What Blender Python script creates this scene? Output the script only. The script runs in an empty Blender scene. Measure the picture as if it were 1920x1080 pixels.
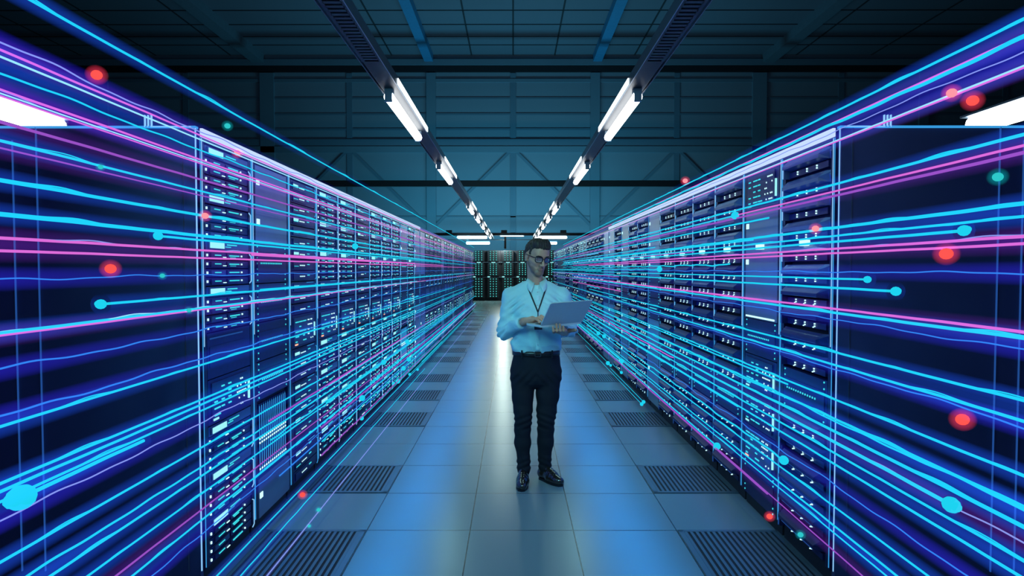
import bpy, math, random
import numpy as np
from mathutils import Vector, Matrix
random.seed(7)
PI = math.pi
sc = bpy.context.scene
COL = sc.collection

# ------------------------------------------------------------------ helpers
def tag(o, label=None, cat=None, group=None, kind=None):
    if label: o['label'] = label
    if cat: o['category'] = cat
    if group: o['group'] = group
    if kind: o['kind'] = kind
    return o

def empty(name, loc=(0, 0, 0), rz=0, label=None, cat=None, group=None):
    o = bpy.data.objects.new(name, None)
    o.empty_display_size = .1
    COL.objects.link(o)
    o.location = loc
    o.rotation_euler = (0, 0, rz)
    return tag(o, label, cat, group)

class MB:
    def __init__(s):
        s.v, s.f, s.mi, s.sm = [], [], [], []
    def add(s, vs, fs, mi=0, smooth=False):
        b = len(s.v)
        s.v += [tuple(v) for v in vs]
        for f in fs:
            s.f.append(tuple(b + i for i in f)); s.mi.append(mi); s.sm.append(smooth)
        return s
    def box(s, x0, x1, y0, y1, z0, z1, mi=0):
        vs = [(x, y, z) for x in (x0, x1) for y in (y0, y1) for z in (z0, z1)]
        fs = [(0, 1, 3, 2), (4, 6, 7, 5), (0, 4, 5, 1), (2, 3, 7, 6), (0, 2, 6, 4), (1, 5, 7, 3)]
        return s.add(vs, fs, mi)
    def bar(s, a, b, w, h, mi=0):
        a, b = Vector(a), Vector(b)
        d = (b - a).normalized()
        up = Vector((0, 1, 0)) if abs(d.y) < .9 else Vector((0, 0, 1))
        u = d.cross(up).normalized() * (w / 2); v = d.cross(u).normalized() * (h / 2)
        vs = [p + su * u + sv * v for p in (a, b) for su in (-1, 1) for sv in (-1, 1)]
        fs = [(0, 1, 3, 2), (4, 6, 7, 5), (0, 4, 5, 1), (2, 3, 7, 6), (0, 2, 6, 4), (1, 5, 7, 3)]
        return s.add(vs, fs, mi)
    def tube(s, pts, rad, n=8, mi=0, cap=True, flat=1.0, up=None):
        pts = [Vector(p) for p in pts]
        if not hasattr(rad, '__len__'): rad = [rad] * len(pts)
        rings = []
        for i, p in enumerate(pts):
            d = (pts[min(i + 1, len(pts) - 1)] - pts[max(i - 1, 0)]).normalized()
            ref = Vector(up) if up else (Vector((0, 0, 1)) if abs(d.z) < .95 else Vector((1, 0, 0)))
            u = d.cross(ref).normalized(); v = u.cross(d).normalized()
            rings.append([p + rad[i] * (math.cos(2 * PI * k / n) * u + flat * math.sin(2 * PI * k / n) * v) for k in range(n)])
        vs = [q for r in rings for q in r]
        fs = []
        for i in range(len(pts) - 1):
            for k in range(n):
                a = i * n + k; b = i * n + (k + 1) % n
                fs.append((a, b, b + n, a + n))
        if cap:
            fs.append(tuple(range(n - 1, -1, -1)))
            m = (len(pts) - 1) * n
            fs.append(tuple(m + k for k in range(n)))
        return s.add(vs, fs, mi, True)
    def ball(s, c, r, n=10, mi=0, sc3=(1, 1, 1)):
        vs, fs = [], []
        m = n // 2
        for i in range(m + 1):
            th = PI * i / m
            for k in range(n):
                ph = 2 * PI * k / n
                vs.append((c[0] + r * sc3[0] * math.sin(th) * math.cos(ph), c[1] + r * sc3[1] * math.sin(th) * math.sin(ph), c[2] + r * sc3[2] * math.cos(th)))
        for i in range(m):
            for k in range(n):
                a = i * n + k; b = i * n + (k + 1) % n
                fs.append((a, a + n, b + n, b))
        return s.add(vs, fs, mi, True)
    def build(s, name, mats, parent=None, loc=None, rz=None):
        me = s.mesh(name, mats)
        o = bpy.data.objects.new(name, me)
        COL.objects.link(o)
        if parent: o.parent = parent
        if loc: o.location = loc
        if rz is not None: o.rotation_euler = (0, 0, rz)
        return o
    def mesh(s, name, mats):
        me = bpy.data.meshes.new(name)
        me.from_pydata(s.v, [], s.f)
        if not isinstance(mats, (list, tuple)): mats = [mats]
        for m in mats: me.materials.append(m)
        me.polygons.foreach_set('material_index', s.mi)
        me.polygons.foreach_set('use_smooth', s.sm)
        me.update()
        return me

def put(name, me, parent=None, loc=None):
    o = bpy.data.objects.new(name, me)
    COL.objects.link(o)
    if parent: o.parent = parent
    if loc: o.location = loc
    return o

# ------------------------------------------------------------------ materials
def nt(name):
    m = bpy.data.materials.new(name); m.use_nodes = True
    n = m.node_tree; n.nodes.clear()
    return m, n.nodes, n.links

def surf(name, col, rough=.5, metal=0, var=.15, scale=6, spec=.5, bump=0, coat=0, emit=None, es=0):
    m, N, L = nt(name)
    out = N.new('ShaderNodeOutputMaterial'); b = N.new('ShaderNodeBsdfPrincipled')
    L.new(b.outputs[0], out.inputs[0])
    tc = N.new('ShaderNodeTexCoord'); no = N.new('ShaderNodeTexNoise')
    no.inputs['Scale'].default_value = scale; no.inputs['Detail'].default_value = 4
    L.new(tc.outputs['Object'], no.inputs['Vector'])
    mx = N.new('ShaderNodeMix'); mx.data_type = 'RGBA'
    mx.inputs[6].default_value = (*[c * (1 - var) for c in col], 1)
    mx.inputs[7].default_value = (*[min(1, c * (1 + var)) for c in col], 1)
    L.new(no.outputs[0], mx.inputs[0]); L.new(mx.outputs[2], b.inputs['Base Color'])
    b.inputs['Roughness'].default_value = rough; b.inputs['Metallic'].default_value = metal
    b.inputs['Specular IOR Level'].default_value = spec
    b.inputs['Coat Weight'].default_value = coat
    if bump:
        bp = N.new('ShaderNodeBump'); bp.inputs['Strength'].default_value = bump; bp.inputs['Distance'].default_value = .01
        L.new(no.outputs[0], bp.inputs['Height']); L.new(bp.outputs[0], b.inputs['Normal'])
    if emit:
        b.inputs['Emission Color'].default_value = (*emit, 1); b.inputs['Emission Strength'].default_value = es
    return m

def glowing(name, col, st=1.0, sample=True):
    m, N, L = nt(name)
    out = N.new('ShaderNodeOutputMaterial'); e = N.new('ShaderNodeEmission')
    e.inputs[0].default_value = (*col, 1); e.inputs[1].default_value = st
    L.new(e.outputs[0], out.inputs[0])
    if not sample: m.cycles.emission_sampling = 'NONE'
    return m

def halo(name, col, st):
    """bloom painted round a light trail: brightest in the middle, fading out at its rim"""
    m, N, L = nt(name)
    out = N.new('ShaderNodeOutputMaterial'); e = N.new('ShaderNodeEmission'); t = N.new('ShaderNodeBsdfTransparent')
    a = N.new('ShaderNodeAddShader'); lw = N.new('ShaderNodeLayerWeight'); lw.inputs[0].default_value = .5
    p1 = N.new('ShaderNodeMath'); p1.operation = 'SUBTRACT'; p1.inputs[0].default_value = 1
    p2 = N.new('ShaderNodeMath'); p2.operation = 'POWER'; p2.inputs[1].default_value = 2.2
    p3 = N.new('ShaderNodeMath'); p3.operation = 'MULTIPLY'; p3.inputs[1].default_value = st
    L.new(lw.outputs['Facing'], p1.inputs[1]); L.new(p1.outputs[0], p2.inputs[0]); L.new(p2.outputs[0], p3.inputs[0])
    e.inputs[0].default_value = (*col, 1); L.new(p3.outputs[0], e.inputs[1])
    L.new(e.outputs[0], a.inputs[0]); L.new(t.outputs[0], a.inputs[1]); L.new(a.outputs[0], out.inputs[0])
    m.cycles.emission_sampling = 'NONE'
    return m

M = {}
M['rack'] = surf('rack_steel', (.006, .010, .050), .42, .1, .2, 5, .35)
M['side'] = surf('rack_side_panel', (.030, .05, .13), .5, .1, .25, 2, .5)
M['unit'] = surf('unit_dark', (.009, .016, .085), .45, .1, .3, 30, .3)
M['unit2'] = surf('unit_steel', (.04, .07, .15), .4, .1, .2, 20, .5)
M['blank'] = surf('blank_panel', (.15, .19, .24), .42, .2, .1, 8, .5)
M['bezel'] = surf('drive_bezel', (.055, .10, .20), .42, .1, .2, 12, .6)
M['hole'] = surf('dark_gap', (.004, .006, .014), .7)
M['led_c'] = glowing('led_cyan', (.05, .75, .85), 1.0, False)
M['led_w'] = glowing('led_white', (.55, .95, 1.0), 1.3, False)
M['led_g'] = glowing('led_teal', (.03, .50, .50), .9, False)
M['cabdoor'] = surf('cabinet_door_black', (.012, .018, .026), .5)
M['led_cab'] = glowing('led_cabinet', (.08, .62, .60), .95, False)
M['led_r'] = glowing('led_amber', (1, .45, .3), 1.2, False)
M['display'] = glowing('status_display', (.35, .92, .95), 1.0, False)
M['edge'] = glowing('glow_line_blue', (.05, .42, .95), .75, False)  # emissive lines: painted reflections on rack edges, also lit lines on units
M['edge_w'] = glowing('glow_line_white', (.28, .62, 1.0), .95, False)
M['top_w'] = glowing('top_glint_white', (.60, .77, 1.0), .95, False)  # reflection along the rack tops put into a glowing colour
M['top_dim'] = glowing('top_glint_dim', (.10, .16, .45), .7, False)
M['edge_dim'] = glowing('glow_line_dim', (.02, .10, .40), .7, False)
M['cyan'] = glowing('trail_cyan', (.012, .62, .84), 1.05)
M['cyan_w'] = glowing('trail_pale_cyan', (.30, .78, 1.0), 1.05)
M['blue'] = glowing('trail_blue', (.03, .24, .85), .95)
M['pink'] = glowing('trail_pink', (.72, .15, .66), 1.0)
M['purple'] = glowing('trail_violet', (.34, .09, .58), .9)
M['pale'] = glowing('trail_lavender', (.26, .35, .9), .9)
M['h_blue'] = halo('bloom_blue', (.014, .09, .85), .42)  # emissive shells painting the bloom of trails and orbs
M['h_deep'] = halo('bloom_deep_blue', (.03, .02, .75), .46)
M['h_violet'] = halo('bloom_violet', (.16, .02, .50), .26)
M['red'] = glowing('orb_red', (1, .09, .06), .95)
M['h_red'] = halo('bloom_red', (.8, .04, .1), .3)
M['pinkorb'] = glowing('orb_pink', (1, .33, .38), .95)
M['teal'] = glowing('orb_teal', (.03, .55, .55), .9)
M['h_teal'] = halo('bloom_teal', (.0, .3, .35), .3)
M['lamp'] = glowing('lamp_white', (.92, .97, 1.0), 6)
M['lamp_in'] = glowing('lamp_white_strip', (.85, .97, 1.0), 2.5)
M['lamp_far'] = glowing('lamp_white_far', (.80, .97, 1.0), 4)
M['rail'] = surf('rail_black', (.012, .013, .018), .45, .3)
M['rail_edge'] = surf('rail_edge_metal', (.22, .27, .33), .3, .9)
M['rung'] = surf('rail_rung', (.05, .055, .06), .5, .3)
M['bracket'] = surf('bracket_steel', (.25, .36, .45), .35, .6)
M['wall'] = surf('hall_cladding', (.17, .215, .27), .75, 0, .08, .3)
M['beam'] = surf('hall_beam', (.125, .185, .24), .6, 0, .1, .5)
M['truss'] = surf('hall_truss', (.10, .155, .21), .6, 0, .1, .5)
M['pipe'] = surf('pipe_black', (.008, .012, .016), .5)
M['ceil'] = surf('ceiling_panel', (.10, .12, .16), .8, 0, .1, .3)
M['ceilbeam'] = surf('ceiling_beam', (.09, .13, .17), .7)
M['ceilblue'] = surf('ceiling_beam_blue', (.03, .18, .34), .5)
M['seam'] = surf('seam_dark', (.012, .016, .024), .8)
M['vent'] = surf('vent_metal', (.13, .20, .25), .35, .4)

# floor: raised access tiles 0.6 m with thin dark joints
def floor_mat():
    m, N, L = nt('floor_tiles')
    out = N.new('ShaderNodeOutputMaterial'); b = N.new('ShaderNodeBsdfPrincipled'); L.new(b.outputs[0], out.inputs[0])
    geo = N.new('ShaderNodeTexCoord'); sx = N.new('ShaderNodeSeparateXYZ'); L.new(geo.outputs['Object'], sx.inputs[0])
    def line(sock, off, w):
        a = N.new('ShaderNodeMath'); a.operation = 'ADD'; a.inputs[1].default_value = off + 600; L.new(sock, a.inputs[0])
        d = N.new('ShaderNodeMath'); d.operation = 'DIVIDE'; d.inputs[1].default_value = .6; L.new(a.outputs[0], d.inputs[0])
        f = N.new('ShaderNodeMath'); f.operation = 'FRACT'; L.new(d.outputs[0], f.inputs[0])
        c = N.new('ShaderNodeMath'); c.operation = 'SUBTRACT'; c.inputs[1].default_value = .5; L.new(f.outputs[0], c.inputs[0])
        q = N.new('ShaderNodeMath'); q.operation = 'ABSOLUTE'; L.new(c.outputs[0], q.inputs[0])
        g = N.new('ShaderNodeMath'); g.operation = 'GREATER_THAN'; g.inputs[1].default_value = .5 - w; L.new(q.outputs[0], g.inputs[0])
        return g.outputs[0], d.outputs[0]
    l1, u = line(sx.outputs[0], .25, .0055); l2, v = line(sx.outputs[1], 3.6 - 3.596 - .0, .006)
    mx = N.new('ShaderNodeMath'); mx.operation = 'MAXIMUM'; L.new(l1, mx.inputs[0]); L.new(l2, mx.inputs[1])
    fu = N.new('ShaderNodeMath'); fu.operation = 'FLOOR'; L.new(u, fu.inputs[0])
    fv = N.new('ShaderNodeMath'); fv.operation = 'FLOOR'; L.new(v, fv.inputs[0])
    cb = N.new('ShaderNodeCombineXYZ'); L.new(fu.outputs[0], cb.inputs[0]); L.new(fv.outputs[0], cb.inputs[1])
    wn = N.new('ShaderNodeTexWhiteNoise'); L.new(cb.outputs[0], wn.inputs[0])
    no = N.new('ShaderNodeTexNoise'); no.inputs['Scale'].default_value = 3; no.inputs['Detail'].default_value = 2
    L.new(geo.outputs['Object'], no.inputs['Vector'])
    r = N.new('ShaderNodeMix'); r.data_type = 'RGBA'
    r.inputs[6].default_value = (.185, .25, .27, 1); r.inputs[7].default_value = (.20, .268, .288, 1)
    ad = N.new('ShaderNodeMath'); ad.operation = 'MULTIPLY_ADD'; ad.inputs[1].default_value = .35
    L.new(wn.outputs[0], ad.inputs[0]); 
    sc_ = N.new('ShaderNodeMath'); sc_.operation = 'MULTIPLY'; sc_.inputs[1].default_value = .65; L.new(no.outputs[0], sc_.inputs[0]); L.new(sc_.outputs[0], ad.inputs[2])
    L.new(ad.outputs[0], r.inputs[0])
    r2 = N.new('ShaderNodeMix'); r2.data_type = 'RGBA'; r2.inputs[7].default_value = (.015, .025, .035, 1)
    L.new(mx.outputs[0], r2.inputs[0]); L.new(r.outputs[2], r2.inputs[6]); L.new(r2.outputs[2], b.inputs['Base Color'])
    rr = N.new('ShaderNodeMapRange'); rr.inputs[3].default_value = .27; rr.inputs[4].default_value = .27
    L.new(no.outputs[0], rr.inputs[0]); L.new(rr.outputs[0], b.inputs['Roughness'])
    b.inputs['Specular IOR Level'].default_value = .6
    return m
M['floor'] = floor_mat()

# ------------------------------------------------------------------ the hall
HX, YW, ZC = 34.0, 38.0, 14.4
tag(MB().box(-HX, HX, -6, YW + .5, -.3, 0).build('floor', M['floor']), 'pale blue grey raised floor of square tiles', 'floor', kind='structure')
tag(MB().box(-HX, HX, YW, YW + .4, 0, ZC + 1).build('wall_back', M['wall']), kind='structure')
tag(MB().box(-HX - .4, -HX, -6, YW + .4, 0, ZC + 1).build('wall_left', M['wall']), kind='structure')
tag(MB().box(HX, HX + .4, -6, YW + .4, 0, ZC + 1).build('wall_right', M['wall']), kind='structure')
c = MB().box(-HX, HX, -6, YW + .4, ZC, ZC + .3, 0)
for x in (-26, -21.5, -17, -9.3, -7.3, -2.5, 0, 2.5, 7.3, 9.3, 17, 21.5, 26):
    c.box(x - .04, x + .04, 5, YW, ZC - .03, ZC, 1)
for y in (22, 24.5, 27, 29.5, 31.5, 33.3, 35.0, 36.3):
    c.box(-HX, HX, y - .03, y + .03, ZC - .03, ZC, 1)
tag(c.build('ceiling', [M['ceil'], M['seam']]), kind='structure')
t = 1
for x in (-15.3, 15.3):
    tag(MB().box(x - .35, x + .35, 5, YW, ZC - .5, ZC).build('trim_%d' % t, M['ceilbeam']), kind='structure'); t += 1
for x in (-5.05, 5.05):
    tag(MB().box(x - .26, x + .26, 5, YW, ZC - .45, ZC).build('trim_%d' % t, M['ceilblue']), kind='structure'); t += 1
def horiz(z0, z1, mat, y=.25, yy=None, name=None):
    global t
    y1 = YW if yy is None else yy
    tag(MB().box(-HX, HX, y1 - y, y1, z0, z1).build('trim_%d' % t, M[mat]), kind='structure'); t += 1
horiz(13.75, 14.1, 'beam', .16)
horiz(13.35, 13.72, 'pipe', .1)
horiz(12.75, 12.95, 'beam', .08)
for z in (11.8, 10.85, 9.95):
    horiz(z - .06, z + .06, 'truss', .04)
horiz(8.95, 9.35, 'truss', .1)
horiz(8.55, 8.92, 'beam', .14)
horiz(4.66, 4.74, 'truss', .05)
horiz(3.62, 3.74, 'truss', .05)
tag(MB().box(-HX, HX, 33.6, 33.82, 5.95, 6.27).build('trim_%d' % t, M['pipe']), kind='structure'); t += 1
for k in range(-6, 7):
    x = k * 4.93
    w = .42 if k in (-3, 3) else (.28 if k % 2 else .17)
    tag(MB().box(x - w, x + w, YW - (.14 if w > .2 else .05), YW, 0, 13.3).build('trim_%d' % t, M['beam' if w > .2 else 'truss']), kind='structure'); t += 1
for k in range(-5, 6):
    x = k * 4.93
    if k % 2 == 0:
        b = MB()
        for s in (-1, 1): b.bar((x + s * .2, YW - .06, 8.6), (x + s * 4.75, YW - .06, 4.1), .16, .05)
        tag(b.build('trim_%d' % t, M['truss']), kind='structure'); t += 1

# ------------------------------------------------------------------ overhead rails and lamps
def rail(side):
    s = side
    word = 'left' if s < 0 else 'right'
    e = empty('light_rail', (s * 1.015, 0, 3.0), 0, 'long black overhead rail carrying tube lamps above the %s side of the aisle' % word, 'rail', 'overhead rails above the aisle')
    MB().box(-.07, .07, 4.55, 31, .012, .06).build('rail_bottom_plate', M['rail'], e)
    b = MB()
    for x in (-.082, .076): b.box(x, x + .006, -4, 31, -.004, .075)
    b.build('edge_flange', M['rail_edge'], e)
    b = MB()
    for i in range(150): b.box(-.055, .055, 4.52 - i * .056 - .03, 4.52 - i * .056, .012, .02)
    for x in (-.076, .05): b.box(x, x + .026, -4, 4.56, .012, .03)
    b.build('ladder_rungs', M['rung'], e)
    MB().box(-.07, .07, -4, 4.56, .06, .066).build('rail_cover', M['hole'], e)
    return e
rail(-1); rail(1)

def tube_lamp_mesh(L):
    n = 12; pts = []; rad = []
    for i in range(6):
        a = PI / 2 * i / 5; pts.append((0, -L / 2 + .045 * (1 - math.sin(a)), 0)); rad.append(max(.002, .042 * math.sin(a) if i else .01))
    pts.append((0, L / 2 - .045, 0)); rad.append(.042)
    for i in range(1, 6):
        a = PI / 2 * i / 5; pts.append((0, L / 2 - .045 + .045 * math.sin(a), 0)); rad.append(max(.004, .042 * math.cos(a)))
    # first ring goes small -> large
    return MB().tube(pts, rad, n).mesh('lamp_tube', M['lamp'])
lamp_me = tube_lamp_mesh(1.65)
def bracket(y):
    return MB().box(-.035, .035, y - .03, y + .03, .03, .075).box(-.03, .03, y - .045, y - .03, -.045, .05).box(-.012, .03, y - .05, y - .044, -.04, .0).build('end_bracket', M['bracket'])
ordn = ['first', 'second', 'third', 'fourth', 'fifth', 'sixth', 'seventh', 'eighth', 'ninth', 'tenth', 'eleventh', 'twelfth', 'thirteenth', 'fourteenth', 'fifteenth', 'sixteenth']
for s in (-1, 1):
    word = 'left' if s < 0 else 'right'
    vis = 0
    for y in (-2.2, 1.2, 6.05, 9.55, 15.2, 18.1, 21.2, 24.5, 27.8):
        if y > 3:
            lab = '%s white tube lamp from the near end under the %s overhead rail' % (ordn[vis], word); vis += 1
        else:
            lab = 'white tube lamp under the %s overhead rail beyond the top of the picture' % word
        e = empty('tube_lamp', (s * 1.03, y, 2.945), 0, lab, 'lamp', 'tube lamps along the overhead rails')
        put('lamp_tube', lamp_me, e)
        for yy in (-.8, .8):
            br = bracket(yy); br.parent = e
            if s > 0: br.scale = (-1, 1, 1)
        MB().box(-s * .104, -s * .098, -.95, .8, .065, .115).build('side_lamp', M['lamp_in'], e)
# lamps seen beyond the racks, over the neighbouring aisles
for s in (-1, 1):
    word = 'left' if s < 0 else 'right'
    e = empty('tube_lamp', (s * 4.75, 5.3 if s < 0 else 5.23, 3.0), 0, 'bright white lamp above the server row at the far %s edge of the photo' % word, 'lamp', 'lamps over the neighbouring aisles')
    b = MB()
    L = 1.3
    b.tube([(0, -L, 0), (0, -L + .03, 0), (0, L - .03, 0), (0, L, 0)], [.07, .095, .095, .07], 14)
    b.build('lamp_tube', M['lamp'], e)
    MB().box(-.13, .13, -L, L, .075, .095).build('reflector', M['bracket'], e)
    bb = MB().box(-.05, .05, L, L + .05, -.07, .1)
    if s > 0: bb = MB().box(-.05, .05, -L - .05, -L, -.09, .09)
    bb.build('end_bracket', M['bracket'], e)
# cross bar with lamps behind the aisle
e = empty('cross_bar', (0, 29.4, 3.1), 0, 'black bar hanging crosswise above the back cabinets', 'bar')
MB().box(-4, 4, -.05, .05, 0, .12).build('bar', M['pipe'], e)
MB().box(-.42, -.32, -.03, .03, -.62, .0).build('drop_post', M['pipe'], e)
for x in (-3, -.42, 2.35): MB().box(x - .14, x + .14, -.08, .08, .08, .25).build('bar_joint', M['pipe'], e)
MB().box(-4, 4, -.02, .02, -.21, -.18).build('thin_rod', M['truss'], e)
def cross_lamp(x0, x1, y, z, r, lab, mat='lamp_far'):
    e = empty('tube_lamp', ((x0 + x1) / 2, y, z), 0, lab, 'lamp', 'cross lamps behind the aisle')
    h = (x1 - x0) / 2
    MB().tube([(-h, 0, 0), (-h + .04, 0, 0), (h - .04, 0, 0), (h, 0, 0)], [r * .6, r, r, r * .6], 10).build('lamp_tube', M[mat], e)
    MB().box(-h, h, -.05, .05, r, r + .03).build('lamp_housing', M['bracket'], e)
cross_lamp(-2.6, -1.2, 29.1, 3.0, .07, 'upper crosswise white lamp left of the person behind the aisle')
cross_lamp(-2.62, -1.3, 35, 2.98, .08, 'lower crosswise white lamp left of the person behind the aisle')
cross_lamp(1.1, 2.5, 29.1, 3.0, .07, 'upper crosswise white lamp right of the person behind the aisle')
cross_lamp(1.1, 2.45, 35, 2.98, .08, 'lower crosswise white lamp right of the person behind the aisle')
cross_lamp(-.6, .5, 29.1, 3.06, .018, 'thin crosswise lamp on the black bar left of the head')

# ------------------------------------------------------------------ server racks
W, Hh, D, Y0, NR = .572, 2.17, 1.1, 2.93, 35
XL, XR = -1.46, 1.50
IN0, IN1 = .045, W - .045      # opening of a rack

def rack_body():
    b = MB()
    b.box(.0, .04, .0, D, .09, Hh - .05, 0); b.box(W - .04, W, .0, D, .09, Hh - .05, 0)
    b.box(0, W, 0, D, Hh - .05, Hh, 0)
    b.box(0.012, W - .012, .03, D - .02, 0, .09, 2)
    b.box(.04, W - .04, .10, D, .09, Hh - .05, 2)
    return b.mesh('rack_body', [M['rack'], M['side'], M['hole']])
body_me = rack_body()
top_me = MB().box(.004, W - .004, -.012, .0, Hh - .035, Hh + .004).mesh('top_glint', M['top_w'])  # glowing band painted for the reflection on the rack's top edge
edge_me = MB().box(.0, .0032, -.003, 0, .1, Hh - .04).mesh('edge_glint', M['edge'])  # glowing line painted for reflections on the door trim, no lamp
edge2_me = MB().box(.0, .003, -.003, 0, 1.15, Hh - .04).mesh('edge_glint_upper', M['edge_w'])

top_far_me = MB().box(.004, W - .004, -.012, .0, Hh - .03, Hh + .004).mesh('top_glint', M['top_dim'])
edge_far_me = MB().box(.0, .005, -.002, 0, .1, Hh - .04).mesh('edge_glint', M['edge_dim'])

def bracket_line(b, x, z0, z1, mi):
    b.box(x, x + .004, -.022, -.018, z0 + .012, z1 - .012, mi)
    b.bar((x, -.02, z0 + .012), (x - .02, -.02, z0 + .002), .004, .004, mi)
    b.bar((x, -.02, z1 - .012), (x - .02, -.02, z1 - .002), .004, .004, mi)

def unit_storage(seed, h=.225):
    """bright status display above four drive trays"""
    rr = random.Random(seed)
    a = MB(); l = MB()
    a.box(IN0, IN1, 0, .09, h - .05, h - .003, 1)
    a.box(IN0 + .02, IN0 + .19, -.006, 0, h - .045, h - .008, 1)
    l.box(IN0 + .03, IN0 + .175, -.009, -.006, h - .04, h - .012, 0)
    l.box(IN0 + .2, IN0 + .26, -.003, 0, h - .032, h - .028, 1)
    for i in range(9): l.box(IN0 + .22 + i * .013, IN0 + .226 + i * .013, -.003, 0, h - .022, h - .016, 1)
    n = 4; th = (h - .055) / n
    for i in range(n):
        z = i * th
        a.box(IN0, IN1, .004, .09, z + .003, z + th - .003, 0)
        a.box(IN0 + .05, IN0 + .2, -.002, .004, z + .008, z + th - .008, 1 if rr.random() < .35 else 0)
        a.box(IN0 + .22, IN0 + .36, -.002, .004, z + .008, z + th - .008, 0)
        l.box(IN0 + .012, IN0 + .02, -.001, .004, z + th * .4, z + th * .68, 2)
        l.box(IN0 + .24, IN0 + .35, -.006, -.002, z + th * .48, z + th * .62, 1)
        if rr.random() < .8: l.box(IN0 + .25, IN0 + .31, -.006, -.002, z + th * .3, z + th * .36, 1)
        if rr.random() < .7: l.box(IN0 + .17, IN0 + .20, -.006, -.002, z + th * .3, z + th * .4, 2)
        for q in range(6): l.box(IN0 + .085 + q * .011, IN0 + .09 + q * .011, -.006, -.002, z + th * .5, z + th * .62, 1)
        l.box(IN0 + .39, IN0 + .396, -.002, .004, z + th * .45, z + th * .65, 2)
    bracket_line(l, IN1 - .02, .005, h - .06, 3)
    return a.mesh('storage_unit', [M['unit'], M['unit2']]), l.mesh('led_array', [M['display'], M['led_c'], M['led_w'], M['edge_w']])

def unit_server(seed, h=.225):
    rr = random.Random(seed + 50)
    a = MB(); l = MB()
    n = 3; th = h / n
    for i in range(n):
        z = i * th
        a.box(IN0, IN1, .0, .09, z + .003, z + th - .004, 0)
        a.box(IN0 + .03, IN0 + .3, -.006, 0, z + .012, z + th - .014, 0)
        if i == n - 1: l.box(IN0 + .035, IN0 + .12, -.01, -.006, z + .03, z + .048, 0)
        for q in range(5): l.box(IN0 + .15 + q * .022, IN0 + .157 + q * .022, -.009, -.006, z + th * .4, z + th * .5, 2)
        l.box(IN0 + .29, IN0 + .36, -.004, 0, z + th * .5, z + th * .58, 1)
        if rr.random() < .6: l.box(IN0 + .04, IN0 + .12, -.009, -.006, z + th * .35, z + th * .4, 1)
    bracket_line(l, IN1 - .03, .01, h - .02, 3)
    l.box(IN0 + .3, IN0 + .44, -.004, 0, h - .012, h - .009, 3)
    return a.mesh('server_unit', [M['unit']]), l.mesh('led_array', [M['display'], M['led_c'], M['led_w'], M['edge']])

def unit_net(seed, h=.225):
    rr = random.Random(seed + 90)
    a = MB(); l = MB()
    a.box(IN0, IN1, .0, .09, .003, h - .003, 0)
    a.box(IN0 + .03, IN1 - .05, -.006, 0, .02, h - .02, 1 if seed % 2 else 0)
    for r in range(5):
        z = .04 + r * .033
        for q in range(3):
            if rr.random() < .8: l.box(IN0 + .05 + q * .075, IN0 + .05 + q * .075 + rr.choice((.03, .06)), -.01, -.006, z, z + .007, 1)
        for q in range(6):
            if rr.random() < .6: l.box(IN0 + .30 + q * .02, IN0 + .306 + q * .02, -.01, -.006, z, z + .008, 2)
    l.box(IN1 - .035, IN1 - .028, -.01, 0, .05, .15, 0)
    l.box(IN0 + .04, IN0 + .09, -.01, -.006, .02, .03, 3 if rr.random() < .3 else 0)
    return a.mesh('network_unit', [M['unit'], M['unit2']]), l.mesh('led_array', [M['display'], M['led_c'], M['led_w'], M['led_r']])

def unit_blank(seed, h=.225, mark=True):
    a = MB(); l = MB()
    a.box(IN0, IN1, -.004, .09, .002, h - .002, 0)
    if mark: l.box(IN0 + .012, IN0 + .05, -.008, -.004, h * .5, h * .5 + .032, 0)
    else: l.box(IN0 + .02, IN1 - .03, -.008, -.004, .008, .018, 0)
    return a.mesh('blank_panel', [M['blank']]), l.mesh('led_array', [M['led_w']])

def unit_cover(seed, h=.225):
    a = MB(); l = MB()
    a.box(IN0, IN1, 0, .09, .002, h - .002, 0)
    a.box(IN0 + .02, IN1 - .08, -.003, 0, h * .25, h * .7, 0)
    l.box(IN0 + .02, IN1 - .1, -.005, -.002, h * .86, h * .89, 0)
    return a.mesh('blank_panel', [M['unit']]), l.mesh('led_array', [M['edge_dim']])

def unit_blade(seed, h=.45):
    a = MB(); l = MB()
    a.box(IN0, IN1, .02, .09, .003, h - .003, 0)
    n = 14
    for i in range(n):
        x = IN0 + .02 + i * (IN1 - IN0 - .05) / n
        a.box(x, x + .018, .0, .02, .02, h - .02, 1)
        l.box(x + .006, x + .009, -.003, 0, .03, h - .03, 1)
        for z in (.05, h * .45, h * .5): l.box(x + .003, x + .012, -.005, 0, z, z + .01, 0)
    return a.mesh('blade_chassis', [M['hole'], M['unit']]), l.mesh('led_array', [M['led_w'], M['edge']])

def unit_dots(seed, h=.225):
    a = MB(); l = MB()
    a.box(IN0, IN1, .0, .09, .003, h - .003, 0)
    a.box(IN0 + .02, IN1 - .02, -.005, 0, h * .3, h * .75, 0)
    for i in range(13): l.box(IN0 + .06 + i * .026, IN0 + .067 + i * .026, -.009, -.005, h * .5, h * .5 + .009, 0)
    for i in range(7):
        l.box(IN0 + .02, IN0 + .026, -.004, 0, .015 + i * h / 7, .023 + i * h / 7, 0)
        l.box(IN1 - .03, IN1 - .024, -.004, 0, .015 + i * h / 7, .023 + i * h / 7, 0)
    return a.mesh('patch_panel', [M['unit']]), l.mesh('led_array', [M['led_c']])

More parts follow.
